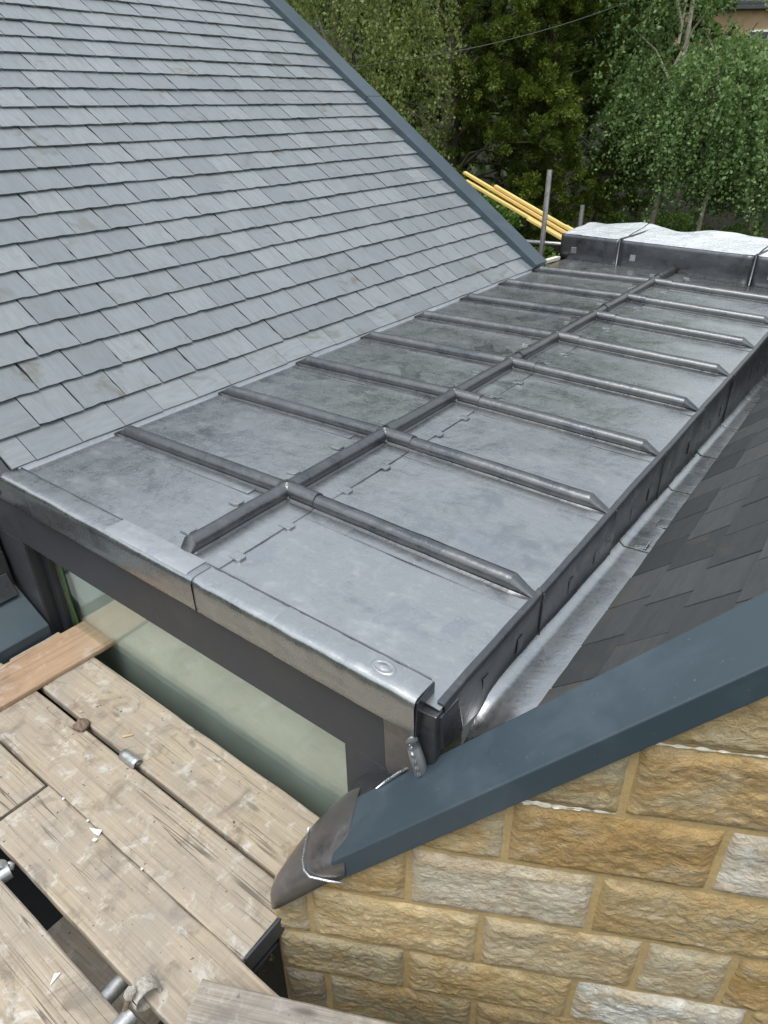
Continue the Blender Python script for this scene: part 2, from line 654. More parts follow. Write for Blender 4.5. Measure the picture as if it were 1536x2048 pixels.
def trunk(parent, base, top, r0, r1, mat, lean=.15, limbs=()):
    pts, rad = [], []
    for i in range(9):
        t = i / 8
        p = Vector(base).lerp(Vector(top), t)
        p.x += lean * nz(t * 3, base[0], 1) * t
        p.y += lean * nz(t * 3, base[1], 7) * t
        pts.append(p)
        rad.append(r0 + (r1 - r0) * t)
    b = MB().tube(pts, rad, 9)
    for a, c, ra in limbs:
        a, c = Vector(a), Vector(c)
        mid = a.lerp(c, .5) + Vector((0, 0, .12 * (c - a).length))
        b.tube([a, mid, c], [ra, ra * .65, ra * .25], 6)
    return b.build('trunk', mat, parent, smooth=True)


def unit(n):
    d = nrg.normal(size=(n, 3))
    return d / np.linalg.norm(d, axis=1, keepdims=True)


def yew_tree(px, D, zlo, zhi, rad, nclump, label, mat, per=80, nt=8):
    base = place(px, D, hill_z(D))
    root = thing('yew_tree', base, label, 'tree', 'dark evergreen trees behind the roof')
    # boughs end in separate plume-like clumps, with dark gaps between them
    t = nrg.random(nclump)
    z = zlo + (zhi - zlo) * t
    ang = nrg.random(nclump) * 2 * np.pi
    prof = np.sqrt(np.clip(1 - (t * .86) ** 2.4, .06, 1))
    lump = np.array([1 + .34 * nz(math.cos(a) * 1.7 + px, math.sin(a) * 1.7, zz * .9) for a, zz in zip(ang, z)])
    rr = rad * prof * lump * (1 - .40 * nrg.random(nclump) ** 1.6)
    P = np.stack([base.x + rr * np.cos(ang), base.y + rr * np.sin(ang), z], 1)
    out = np.stack([np.cos(ang), np.sin(ang), np.zeros(nclump)], 1)
    bough = out * .75 + np.array([0, 0, .55]) + nrg.normal(size=(nclump, 3)) * .28
    bough /= np.linalg.norm(bough, axis=1, keepdims=True)
    csz = .20 + .20 * nrg.random(nclump)
    ctint = nrg.random(nclump)
    # tufts within a clump
    n1 = nclump * nt
    B = np.repeat(bough, nt, 0)
    q = unit(n1)
    tp = np.repeat(P, nt, 0) + (B * .55 + q * .75) * np.repeat(csz, nt)[:, None] * nrg.random((n1, 1)) ** .45
    ax = B * .9 + q * .6 + np.array([0, 0, .15])
    ax /= np.linalg.norm(ax, axis=1, keepdims=True)
    size = .09 + .10 * nrg.random(n1)
    k = per
    A = np.repeat(ax, k, 0)
    u = nrg.random(n1 * k)
    # needles and little sprays set along a curved axis
    spread = unit(n1 * k)
    C = np.repeat(tp, k, 0) + A * (u * 1.5 * np.repeat(size, k))[:, None] + spread * ((.25 + .55 * np.sin(u * np.pi)) * np.repeat(size, k) * .75)[:, None]
    C[:, 2] -= .35 * u ** 2 * np.repeat(size, k)
    dirs = A * .9 + spread * .9 + np.array([0, 0, -.2])
    S = .040 + .036 * nrg.random(len(C))
    W = S * (.36 + .2 * nrg.random(len(C)))
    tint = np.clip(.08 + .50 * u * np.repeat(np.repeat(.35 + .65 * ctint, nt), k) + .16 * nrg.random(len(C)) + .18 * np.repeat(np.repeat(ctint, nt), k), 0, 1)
    leaf_mesh('crown', C, dirs, S, W, tint, mat, root)
    limbs = []
    for i in range(0, nclump, 4):
        zz = max(P[i][2] - .35, base.z + .5)
        limbs.append(((base.x, base.y, zz - .2), tuple(P[i]), .03))
    trunk(root, (base.x, base.y, base.z), (base.x, base.y, zhi - .3), .22, .05, 'bark', .1, limbs)
    return root


def birch_tree(px, D, zlo, zhi, rad, ntwig, label, mat, name='birch_tree', hang=.55, leaf=.054, per=34, bark='bark_birch', r0=.07, group=None, flat=.5):
    base = place(px, D, hill_z(D))
    root = thing(name, base, label, 'tree', group)
    t = nrg.random(ntwig)
    z = zlo + (zhi - zlo) * t
    ang = nrg.random(ntwig) * 2 * np.pi
    prof = .45 + .55 * np.sin(np.clip(t * .9 + .12, 0, 1) * np.pi) ** .7
    lump = np.array([1 + .35 * nz(math.cos(a) * 1.6 + px, math.sin(a) * 1.6, zz * .9) for a, zz in zip(ang, z)])
    rr = rad * prof * lump * nrg.random(ntwig) ** flat
    P = np.stack([base.x + rr * np.cos(ang), base.y + rr * np.sin(ang), z], 1)
    # keep clumps: drop twigs where a noise field is low, so gaps show
    keep = np.array([nz(p[0] + px, p[1], p[2], 1.15) + .35 * nz(p[0], p[1] + px, p[2], 2.7) > -.16 for p in P])
    P, ang = P[keep], ang[keep]
    n = len(P)
    out = np.stack([np.cos(ang), np.sin(ang), np.zeros(n)], 1) * .55 + nrg.normal(size=(n, 3)) * .35
    ln = (.35 + .45 * nrg.random(n))
    k = per
    u = np.tile(np.linspace(.05, 1, k), n) + nrg.random(n * k) * .03
    L = np.repeat(ln, k)
    C = np.repeat(P, k, 0) + np.repeat(out, k, 0) * (u * L * (1 - hang * .4 * u))[:, None]
    C[:, 2] -= hang * u ** 1.6 * L * 1.3
    C += nrg.normal(size=C.shape) * .035
    dirs = nrg.normal(size=C.shape) * .7 + np.array([0, 0, -.75]) * hang * 1.5
    S = leaf * (.7 + .6 * nrg.random(len(C)))
    W = S * (.62 + .2 * nrg.random(len(C)))
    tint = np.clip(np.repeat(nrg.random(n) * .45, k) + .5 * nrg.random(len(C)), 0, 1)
    leaf_mesh('crown', C, dirs, S, W, tint, mat, root)
    limbs = []
    for i in range(14):
        a = i * 2.399
        zz = zlo + (zhi - zlo) * (.02 + .85 * i / 14)
        rl = rad * (.75 - .4 * i / 14)
        limbs.append(((base.x, base.y, zz - .2), (base.x + math.cos(a) * rl, base.y + math.sin(a) * rl, zz + .45), .022))
    trunk(root, (base.x, base.y, base.z), (base.x + .15, base.y, zhi - .3), r0, .02, bark, .25, limbs)
    return root


def shrub(px, D, z0, r, h, n, label, mat, leaf=.085):
    base = place(px, D, min(z0, hill_z(D)) if D > 13 else GZ)
    root = thing('shrub', base, label, 'shrub', 'shrubs at the foot of the trees')
    c = place(px, D, z0)
    d = unit(n)
    q = nrg.random(n) ** .4
    lump = np.array([1 + .45 * nz(p[0] * 2 + px, p[1] * 2, p[2] * 2) for p in d])
    C = np.array(c) + d * (q * lump)[:, None] * np.array([r, r, h])
    C[:, 2] = np.maximum(C[:, 2], z0 - h * .7)
    dirs = d + nrg.normal(size=d.shape) * .6
    S = leaf * (.6 + .7 * nrg.random(n))
    leaf_mesh('foliage', C, dirs, S, S * .6, np.clip(.2 + .5 * nrg.random(n) + .2 * d[:, 2], 0, 1), mat, root)
    st = MB()
    for i in range(6):
        a = i * 1.05
        st.tube([(c.x, c.y, base.z), (c.x + math.cos(a) * r * .3, c.y + math.sin(a) * r * .3, (z0 + base.z) / 2), (c.x + math.cos(a) * r * .6, c.y + math.sin(a) * r * .6, z0 + h * .3)], [.03, .02, .008], 5)
    st.build('stem', 'bark', root, smooth=True)


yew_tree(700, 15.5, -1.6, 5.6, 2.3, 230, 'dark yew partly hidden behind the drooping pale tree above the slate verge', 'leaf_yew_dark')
yew_tree(905, 13.2, -1.6, 4.4, 1.75, 260, 'broad yellow-green yew right behind the yellow battens', 'leaf_yew')
yew_tree(1090, 13.8, -.6, 4.8, 1.75, 240, 'tall dark yew in the middle, above the grey scaffold pole', 'leaf_yew')
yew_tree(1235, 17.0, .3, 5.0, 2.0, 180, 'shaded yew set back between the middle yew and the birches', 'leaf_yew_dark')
birch_tree(665, 10.5, -1.2, 4.4, 1.45, 1500, 'weeping olive-green tree whose twigs hang over the slate verge at the top', 'leaf_willow', 'weeping_tree', .95, .042, 44, 'bark', .05, None, .45)
birch_tree(1215, 15.5, 1.0, 5.5, 1.5, 700, 'large-leaved green tree showing between the yews and the birches at the top', 'leaf_broad', 'broadleaf_tree', .35, .11, 30, 'bark', .09, None, .5)
BG = 'slender birches at the right'
birch_tree(1335, 12.0, .55, 4.6, .92, 1050, 'pale-trunked birch nearest the dark gap, leftmost of the slender birches', 'leaf_birch', group=BG, bark='bark_birch', r0=.06)
birch_tree(1435, 11.5, .35, 1.95, .85, 800, 'birch whose thin trunk rises just right of the wavy lead end', 'leaf_birch', group=BG, r0=.055)
birch_tree(1550, 12.2, -.1, 1.75, 1.0, 900, 'birch at the right picture edge with fresh green leaves', 'leaf_birch', group=BG, r0=.055)
shrub(1262, 12.5, -.95, .62, .50, 4200, 'bright green leafy shrub below the leftmost birch', 'leaf_shrub', .09)
shrub(1500, 11.5, -1.0, .75, .55, 4200, 'green shrub at the right edge under the birches', 'leaf_broad', .08)
shrub(1385, 14.5, -1.1, .7, .55, 3000, 'dark green shrub in the shade between two birch trunks', 'leaf_broad', .08)
shrub(1045, 9.0, -.72, .62, .42, 3600, 'low dark-leaved shrub between the slate verge and the tall scaffold pole', 'leaf_broad', .085)
shrub(965, 10.5, -.30, .55, .50, 3000, 'green shrub peeping out above the slate verge below the battens', 'leaf_shrub', .085)

# the wood further up the bank reads as one mass
n = 52000
Df = 19 + 30 * nrg.random(n) ** 1.2
Lf = (nrg.random(n) - .5) * 1.7 * Df
hz = np.array([hill_z(d) for d in Df])
zf = hz + (nrg.random(n) ** .8) * (7.5)
Cf = np.stack([CAM.x + FW.x * Df + RT.x * Lf, CAM.y + FW.y * Df + RT.y * Lf, zf], 1)
kp = np.array([nz(c[0], c[1], c[2], .45) > -.12 for c in Cf])
kp &= ~((Lf / Df > .32) & (Df < 38) & (zf > 1.2 + .050 * Df))
Cf = Cf[kp]
fw = leaf_mesh('far_wood', Cf, nrg.normal(size=Cf.shape), .20 + .2 * nrg.random(len(Cf)), .13 + .1 * nrg.random(len(Cf)), nrg.random(len(Cf)) * .8, 'leaf_yew_dark', None)
props(fw, 'dark mass of woodland on the bank behind the single trees', 'woodland', kind='stuff')

# unseen wood added behind the viewpoint to darken reflections in the lead
n = 30000
Db = 14 + 8 * nrg.random(n)
ab = nrg.random(n) * 1.5 * math.pi + math.atan2(FW.y, FW.x) + .25 * math.pi
zb = GZ + nrg.random(n) * 6.0
Cb = np.stack([CAM.x + np.cos(ab) * Db, CAM.y + np.sin(ab) * Db, zb], 1)
bw = leaf_mesh('unseen_wood', Cb, nrg.normal(size=Cb.shape), .7 + .5 * nrg.random(n), .5 + .3 * nrg.random(n), nrg.random(n) * .7, 'leaf_yew_dark', None)
props(bw, 'unseen trees added behind the viewpoint to darken reflections', 'woodland', kind='stuff')

# far house on the bank
hb = place(1545, 33, 4.0)
house = thing('stone_house', (hb.x, hb.y, hill_z(33)), 'house with a dark slate roof at the top right behind the birches', 'house')
ax, ay = RT, FW


def hp(a, b, z):
    q = Vector((hb.x, hb.y, 0)) + ax * a + ay * b
    return (q.x, q.y, z)


zE = 4.42
MB().hexa([hp(-3.2, .25, hill_z(33) - 1), hp(6, .25, hill_z(33) - 1), hp(6, 5, hill_z(33) - 1), hp(-3.2, 5, hill_z(33) - 1)], [hp(-3.2, .25, zE), hp(6, .25, zE), hp(6, 5, zE), hp(-3.2, 5, zE)]).build('wall', 'wall_far', house)
roof = MB().raw([hp(-3.5, 0, zE), hp(6.3, 0, zE), hp(6.3, 2.6, zE + 2), hp(-3.5, 2.6, zE + 2), hp(6.3, 5.2, zE), hp(-3.5, 5.2, zE)], [(0, 1, 2, 3), (3, 2, 4, 5)]).build('roof', 'roof_far', house, solid=.15)
for i in range(7):
    a, zz = i * .36, zE + i * .277 + .03
    MB().hexa([hp(-3.5, a - .02, zz - .03), hp(6.3, a - .02, zz - .03), hp(6.3, a + .34, zz + .22), hp(-3.5, a + .34, zz + .22)], [hp(-3.5, a - .02, zz + .06), hp(6.3, a - .02, zz + .06), hp(6.3, a + .34, zz + .30), hp(-3.5, a + .34, zz + .30)]).build('slate_course', 'roof_far', roof)
MB().hexa([hp(-3.5, -.1, zE - .16), hp(6.3, -.1, zE - .16), hp(6.3, .0, zE - .16), hp(-3.5, .0, zE - .16)], [hp(-3.5, -.1, zE - .02), hp(6.3, -.1, zE - .02), hp(6.3, .0, zE - .02), hp(-3.5, .0, zE - .02)]).build('gutter', 'pvc_dark', roof)
for i, a in enumerate((-1.6, 1.2)):
    w = MB().hexa([hp(a, .18, 2.4), hp(a + .9, .18, 2.4), hp(a + .9, .24, 2.4), hp(a, .24, 2.4)], [hp(a, .18, 3.6), hp(a + .9, .18, 3.6), hp(a + .9, .24, 3.6), hp(a, .24, 3.6)]).build('window', 'paper', house)
    MB().hexa([hp(a + .07, .16, 2.47), hp(a + .83, .16, 2.47), hp(a + .83, .178, 2.47), hp(a + .07, .178, 2.47)], [hp(a + .07, .16, 3.53), hp(a + .83, .16, 3.53), hp(a + .83, .178, 3.53), hp(a + .07, .178, 3.53)]).build('pane', 'pvc_dark', w)

# overhead cable
pA, pB = place(560, 8.5, 0), place(1330, 12.5, 0)
pA.z, pB.z = 1.50, 2.75
pts = []
for i in range(25):
    t = i / 24
    p = pA.lerp(pB, t)
    p.z -= .22 * 4 * t * (1 - t)
    pts.append(p)
props(MB().tube(pts, .006, 6).build('overhead_cable', 'cable_black', smooth=True), 'thin cable strung across in front of the dark yews', 'cable')

# ------------------------------------------------------------------ left slate roof
PL = R(35.3)
XL, ZL = -1.03, -.05


def LP(s, y, h=0.0):
    return Vector((XL - s * math.cos(PL) + h * math.sin(PL), y, ZL + s * math.sin(PL) + h * math.cos(PL)))


GA, WD, TH = .1686, .2135, .0115
lroof = thing('slate_roof', (-2.5, 1.8, -2.9), 'large pale blue-grey slate roof sloping up to the left', 'roof')


def slate_mesh(w, ln, th, seed, name='slate'):
    r = random.Random(seed)
    top, bot = [], []

    def edge(p, q, n, j, inset):
        for i in range(n):
            t = i / n
            x, y = p[0] + (q[0] - p[0]) * t, p[1] + (q[1] - p[1]) * t
            dx, dy = r.uniform(-j, j), r.uniform(-j, j)
            ch = r.random() < .16
            nx, ny = (q[1] - p[1]), -(q[0] - p[0])
            l = math.hypot(nx, ny)
            nx, ny = nx / l, ny / l
            k = r.uniform(.003, .0065) if ch else r.uniform(0, .0012)
            bot.append((x + dx - nx * (k + inset * 1.9), y + dy - ny * (k + inset * 1.9), 0))
            top.append((x + dx - nx * k, y + dy - ny * k, th))
    a, b, c, d = (-w / 2, 0), (w / 2, 0), (w / 2, ln), (-w / 2, ln)
    edge(a, b, 5, .0007, .0026)
    edge(b, c, 5, .0007, .0018)
    edge(c, d, 1, 0, 0)
    edge(d, a, 5, .0007, .0018)
    m_ = MB().hexa(bot, top)
    me = bpy.data.meshes.new(name)
    me.from_pydata(m_.v, [], m_.f)
    return me, m_


LN = .225
variants = []
for i in range(10):
    me, m_ = slate_mesh(WD - .0042, LN, TH, 100 + i)
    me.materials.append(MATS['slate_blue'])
    variants.append((me, m_))
ALPHA = TH / GA


def slate_frame(P, U, N, E, tilt, yaw, roll):
    M = Matrix((E, U, N)).transposed().to_4x4()
    M.translation = P
    return M @ Matrix.Rotation(yaw, 4, 'Z') @ Matrix.Rotation(-tilt, 4, 'X') @ Matrix.Rotation(roll, 4, 'Y')


UL = Vector((-math.cos(PL), 0, math.sin(PL)))
NL = Vector((math.sin(PL), 0, math.cos(PL)))
EL = Vector((0, 1, 0))
camM = cam.rotation_euler.to_matrix()


def in_view(p, mx=.06):
    q = camM.transposed() @ (Vector(p) - CAM)
    if q.z > -.1:
        return False
    u, v_ = 1384.36 * q.x / -q.z / 768, 1384.36 * q.y / -q.z / 1024
    return abs(u) < 1 + mx and abs(v_) < 1 + mx


YV = 4.175      # inner face of the far verge trim
YN = -.505
cands = []
for k in range(-1, 25):
    s0 = .148 + GA * k
    ph = .027 if k % 2 else .134
    j0 = math.floor((YN - ph) / WD) - 1
    for j in range(j0, j0 + 28):
        ya, yb = ph + j * WD, ph + (j + 1) * WD
        if yb < YN + .02 or ya > YV - .02:
            continue
        cands.append((k, s0, ya, yb))
info = []
for (k, s0, ya, yb) in cands:
    c = LP(s0 + .08, (ya + yb) / 2)
    info.append(((c - CAM).length + (0 if in_view(c) else 100), k, s0, ya, yb))
info.sort()
rest = MB()
rs = random.Random(3)
for i, (dist, k, s0, ya, yb) in enumerate(info):
    me, m_ = variants[rs.randrange(10)]
    jit = rs.uniform(-.002, .002)
    full = ya > YN and yb < YV and k >= 0
    lift = .004 + rs.uniform(0, .0035)
    fr = slate_frame(LP(s0 + jit, (ya + yb) / 2, lift), UL, NL, EL, ALPHA + .010 + rs.uniform(-.003, .006), rs.uniform(-.006, .006), rs.uniform(-.004, .004))
    if full and i < 300:
        o = bpy.data.objects.new('slate', me)
        link(o)
        o.parent = lroof
        M = fr.copy()
        M.translation = M.translation - WLOC[lroof]
        o.matrix_basis = M
    else:
        if full:
            rest.raw([fr @ Vector(p) for p in m_.v], m_.f)
        else:
            lo = max(ya, YN) - (ya + yb) / 2 + .0018
            hi = min(yb, YV) - (ya + yb) / 2 - .0018
            sl = .004 - s0 if k < 0 else 0
            poly = [(lo, sl + rs.uniform(-.002, .002)), (hi, sl + rs.uniform(-.002, .002)), (hi, LN), (lo, LN)]
            bm = MB().hexa([(a, b, 0) for a, b in poly], [(a, b, TH) for a, b in poly])
            if i < 300:
                MB().raw([fr @ Vector(p) for p in bm.v], bm.f).build('slate', 'slate_blue', lroof)
            else:
                rest.raw([fr @ Vector(p) for p in bm.v], bm.f)
ro = rest.build('slate', 'slate_blue', lroof)
ro['kind'] = 'stuff'
SMAX = .148 + GA * 25
MB().hexa([LP(.12, YN, -.10), LP(.12, YV + .15, -.10), LP(SMAX + .1, YV + .15, -.10), LP(SMAX + .1, YN, -.10)],
          [LP(.12, YN, -.004), LP(.12, YV + .15, -.004), LP(SMAX + .1, YV + .15, -.004), LP(SMAX + .1, YN, -.004)]).build('roof_deck', 'deck_felt', lroof)
# far gable wall below the verge and the eaves wall beneath
MB().hexa([(-4.6, 4.10, GZ), (-1.12, 4.10, GZ), (-1.12, 4.32, GZ), (-4.6, 4.32, GZ)], [tuple(LP(4.35, 4.10, -.12)), (-1.12, 4.10, -.10), (-1.12, 4.32, -.10), tuple(LP(4.35, 4.32, -.12))]).build('gable_wall', 'wall_far', lroof)
# verge trim: box capping with a lip
vt = MB()


def vbox(mb, s0, s1, y0, y1, h0, h1):
    mb.hexa([LP(s0, y0, h0), LP(s0, y1, h0), LP(s1, y1, h0), LP(s1, y0, h0)], [LP(s0, y0, h1), LP(s0, y1, h1), LP(s1, y1, h1), LP(s1, y0, h1)])


vbox(vt, -.005, 2.2, YV, YV + .215, -.05, .062)
o = vt.build('verge_trim', 'trim_paint', lroof, bevel=.004)
vt = MB()
vbox(vt, 2.203, 4.4, YV, YV + .215, -.05, .062)
vt.build('verge_trim', 'trim_paint', lroof, bevel=.004)

MB().hexa([LP(-.02, -.553, -.14), LP(-.02, -.506, -.14), LP(.9, -.506, -.14), LP(.9, -.553, -.14)],
          [LP(-.02, -.553, -.006), LP(-.02, -.506, -.004), LP(.9, -.506, -.004), LP(.9, -.553, -.006)]).build('verge_board', 'panel_paint', lroof, bevel=.003)

# ------------------------------------------------------------------ lead flat roof
YS = [0.0, .612, 1.19, 1.786, 2.388, 2.988, 3.587, 4.198]
XR = 1.02
ZC, ZRt, ZLt = -.056, -.086, -.062
flat = thing('lead_flat_roof', (0, 2.0, -.3), 'flat lead roof with rounded rolls dividing it into bays', 'roof')


def fz(x):
    return ZC + (ZRt - ZC) * x / XR if x >= 0 else ZC + (ZLt - ZC) * x / XL


def yfront(x):
    return -.505 - .026 * x


def yback(x):
    return 4.742 - .145 * x


MB().hexa([(XL - .05, yfront(-1), -.24), (XR - .03, yfront(1), -.24), (XR - .03, 4.62, -.24), (XL - .05, 4.86, -.24)],
          [(XL - .05, yfront(-1), fz(XL) - .02), (XR - .03, yfront(1), fz(XR) - .02), (XR - .03, 4.62, fz(XR) - .02), (XL - .05, 4.86, fz(XL) - .02)]).build('deck', 'deck_felt', flat)


def sheet(x0, x1, ya, yb, dz, nx=26, ny=16, seed=0, amp=.0022, edge_drop=None, name='lead_sheet', mat='lead', parent=None, thick=.004):
    """slightly rippled lead sheet; ya, yb may be functions of x"""
    rows = []
    for i in range(nx + 1):
        x = x0 + (x1 - x0) * i / nx
        a = ya(x) if callable(ya) else ya
        b = yb(x) if callable(yb) else yb
        row = []
        for j in range(ny + 1):
            y = a + (b - a) * j / ny
            w = amp * (nz(x * 2.6 + seed, y * 2.6, seed) + .5 * nz(x * 7 + seed, y * 7, 1.7) + .25 * nz(x * 17, y * 17, seed))
            ends = min(j, ny - j, 2) / 2 * min(i, nx - i, 2) / 2
            row.append((x, y, fz(x) + dz + w * (.25 + .75 * ends)))
        rows.append(row)
    return plate(rows, name, mat, parent or flat, thick)


RW = .030         # half width of a roll


def rolled(mb, P0, P1, r=RW, h=.052, n=14, taper0=None, taper1=None, wob=0.0, seg=10):
    """a lead roll: horseshoe section with small foot fillets swept from P0 to P1 (points on the sheet)"""
    P0, P1 = Vector(P0), Vector(P1)
    d = (P1 - P0).normalized()
    u = Vector((-d.y, d.x, 0)).normalized()
    prof = [(-r - .014, .001), (-r - .004, .0035), (-r * .86, .010)]
    for i in range(n + 1):
        t = math.pi * (1.12 - 1.24 * i / n)
        prof.append((r * math.cos(t), h - r + r * math.sin(t)))
    prof += [(r * .86, .010), (r + .004, .0035), (r + .014, .001)]
    rows = []
    L = (P1 - P0).length
    st = [0, .004] + [L * (i + 1) / seg for i in range(seg - 1)] + [L - .004, L]
    for s in st:
        k = 1.0
        p = P0 + d * s
        w = wob * nz(p.x * 9, p.y * 9, 3)
        rows.append([p + u * (a + w) + Vector((0, 0, b * (1 + 2.0 * w))) for a, b in prof])
    base = len(mb.v)
    mb.grid(rows)
    nc = len(prof)
    mb.f.append(tuple(base + k for k in range(nc)))
    mb.f.append(tuple(base + (len(rows) - 1) * nc + k for k in range(nc - 1, -1, -1)))
    return mb, prof, u, d


def roll_end(mb, prof, P, u, d, length, drop_to, scale_w=.35):
    """dressed-down oblique end of a roll"""
    rows = []
    P = Vector(P)
    for i in range(7):
        t = i / 6
        k = 1 - t
        p = P + d * (length * t)
        hh = max(k, .02)
        rows.append([p + u * (a * (1 - (1 - scale_w) * t)) + Vector((0, 0, b * hh + drop_to * t)) for a, b in prof])
    mb.grid(rows)


clipm = {}


def lead_clip(x, y, ang, parent, mat='lead', w=.052, ln=.040, th=.0035):
    """rounded tab of lead folded over a joint"""
    p = [(-w / 2, -ln / 2), (w / 2 - .008, -ln / 2), (w / 2, -ln / 2 + .008), (w / 2, ln / 2 - .008), (w / 2 - .008, ln / 2), (-w / 2, ln / 2)]
    c, s = math.cos(ang), math.sin(ang)
    pts = [(x + a * c - b * s, y + a * s + b * c) for a, b in p]
    m_ = MB().hexa([(a, b, fz(a) + .0005) for a, b in pts], [(x + (a - x) * .965, y + (b - y) * .965, fz(a) + .005 + th) for a, b in pts])
    return m_.build('clip', mat, parent, bevel=.0012)


ylist = [None] + YS + [None]
for b in range(9):
    lo, hi = ylist[b], ylist[b + 1]
    ya = (lambda x: yfront(x) - .02) if lo is None else lo
    yb = yback if hi is None else hi
    # right-hand bay
    s1 = sheet(.02, XR, ya, yb, 0, 30, 16, b * 3.1, .0024)
    y_lo = (yfront(.1) if lo is None else lo + RW + .012)
    y_hi = (yback(.1) - .01 if hi is None else hi - RW - .012)
    # head lap by the centre roll, standing a sheet's thickness proud
    lap = sheet(.028, .150 + .004 * (b % 3), y_lo, y_hi, .0045, 6, 14, 50 + b, .003, name='head_lap', parent=s1)
    if hi is not None:
        # splash lap of the next roll
        sheet(.16, XR - .004, hi - RW - .055, hi - RW - .008, .0042, 30, 4, 80 + b, .0016, name='splash_lap', parent=s1)
    span = y_hi - y_lo
    for t in (.26, .72):
        lead_clip(.150 + .004 * (b % 3), y_lo + span * t + rng.uniform(-.03, .03), rng.uniform(-.06, .06), s1)
    # left-hand bay
    s2 = sheet(XL + .005, -.02, ya, yb, 0, 30, 16, 200 + b * 3.1, .0024)
    if hi is not None:
        sheet(XL + .02, -.13, hi - RW - .052, hi - RW - .008, .0042, 30, 4, 300 + b, .0016, name='splash_lap', parent=s2)
    for t in (.24, .70):
        yy = (yfront(0) if lo is None else lo) + ((yback(0) if hi is None else hi) - (yfront(0) if lo is None else lo)) * t
        lead_clip(-.105 + rng.uniform(-.01, .01), yy, rng.uniform(-.08, .08), s2, w=.046, ln=.044)
    # thin undressed edge where the sheet goes under the slates
    MB().hexa([(XL - .002, lo if lo is not None else yfront(XL), ZLt - .01), (XL + .012, lo if lo is not None else yfront(XL), ZLt), (XL + .012, (hi if hi is not None else 4.17), ZLt), (XL - .002, (hi if hi is not None else 4.17), ZLt - .01)],
              [(XL - .016, lo if lo is not None else yfront(XL), ZLt + .018), (XL - .004, lo if lo is not None else yfront(XL), ZLt + .022), (XL - .004, (hi if hi is not None else 4.17), ZLt + .022), (XL - .016, (hi if hi is not None else 4.17), ZLt + .018)]).build('upturn', 'lead_bright', s2)

for i, yy in enumerate(YS):
    # left roll with its splayed end against the slates
    m_ = MB()
    m_, prof, u, d = rolled(m_, (-.02, yy, fz(-.02)), (XL + .075, yy, fz(XL)), wob=.004)
    roll_end(m_, prof, (XL + .075, yy, fz(XL)), u, d, .07, .012, .8)
    m_.build('roll', 'lead_roll', flat, smooth=True, sharp=50)
    # right roll: stub by the crossing, the long piece, the dressed-down end
    m_ = MB()
    rolled(m_, (.02, yy, fz(.02) + .002), (.150, yy, fz(.15) + .002), r=RW + .0022, h=.0555, seg=4)
    m_.build('roll_collar', 'lead_roll', flat, smooth=True, sharp=50)
    m_ = MB()
    m_, prof, u, d = rolled(m_, (.14, yy, fz(.14)), (XR - .085, yy, fz(XR - .085)), wob=.004)
    roll_end(m_, prof, (XR - .085, yy, fz(XR - .085)), u, d, .082, 0.0, .45)
    m_.build('roll', 'lead_roll', flat, smooth=True, sharp=50)
    # dome at the crossing
    m_ = MB()
    m_.tube([(0, yy, fz(0) + .001), (0, yy, fz(0) + .028), (0, yy, fz(0) + .043), (0, yy, fz(0) + .053), (0, yy, fz(0) + .0565)], [.046, .044, .038, .026, .004], 16)
    m_.build('roll_crossing', 'lead_roll', flat, smooth=True)
# centre roll in lengths with collar laps
cuts = [-.462, .70, 1.95, 3.23, 4.40, 4.735]
for i in range(5):
    m_ = MB()
    rolled(m_, (0, cuts[i], ZC), (0, cuts[i + 1] - .004, ZC), r=RW + .001, h=.055, wob=.004, seg=12)
    if i == 0:
        _, pr_, u_, d_ = rolled(MB(), (0, 0, 0), (0, -1, 0), r=RW + .001, h=.055)
        roll_end(m_, pr_, (0, cuts[0], ZC), u_, d_, .035, 0.0, .8)
    m_.build('centre_roll', 'lead_roll', flat, smooth=True, sharp=50)
    if i < 4:
        m_ = MB()
        rolled(m_, (0, cuts[i + 1] - .075, ZC + .001), (0, cuts[i + 1], ZC + .001), r=RW + .0045, h=.0605, seg=3)
        m_.build('roll_collar', 'lead_roll', flat, smooth=True, sharp=50)

# fascia down to the gutter, a piece to each bay
def zfb(y):
    return -.232 - .050 * (y + .58)


fy = [-.535] + [y + .03 for y in YS] + [4.60]
for i in range(len(fy) - 1):
    a, b = fy[i] + (.0 if i else 0), fy[i + 1] + .012
    off = .002 * (i % 2)
    rows = []
    for k, (dx, dz) in enumerate(((-.020, .0030), (-.008, .0034), (-.001, .0015), (.003, -.004), (.0045, -.014), (.0045, -.05), (.0045, -.1), (.004, -9))):
        rr = []
        for j in range(25):
            y = a + (b - a) * j / 24
            zt, zb_ = fz(XR) + .002, zfb(y) - .01
            z = zt + dz if dz > -1 else zb_
            if dz == -.1:
                z = (zt + zb_) / 2 - .02
            x = XR + off + dx + (.006 * nz(y * 4 + i, z * 9, 4) + .003 * nz(y * 13, z * 20, i)) * (1 if k > 4 else .35)
            rr.append((x, y, z + (.0012 * nz(y * 9, i) if k < 4 else 0)))
        rows.append(rr)
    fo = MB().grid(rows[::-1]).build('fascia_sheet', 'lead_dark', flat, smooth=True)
    # folded joint edge and the clips
    MB().box(XR + .003, XR + .0085, b - .016, b - .010, zfb(b) + .004, fz(XR) + .001).build('joint_fold', 'lead_dark', fo, bevel=.001)
    nclip = 1 if i == 0 else 2
    for q in range(2):
        yc = a + (b - a) * (.34 + .36 * q)
        zc = (fz(XR) + zfb(yc)) / 2 - .01
        MB().box(XR + .004, XR + .0082, yc, yc + .034, zc - .030, zc + .026).build('clip', 'lead_dark', fo, bevel=.0018)

# upstand and wavy lead apron at the far end
def up(x, t, z):
    return (x, yback(x) + t, z)


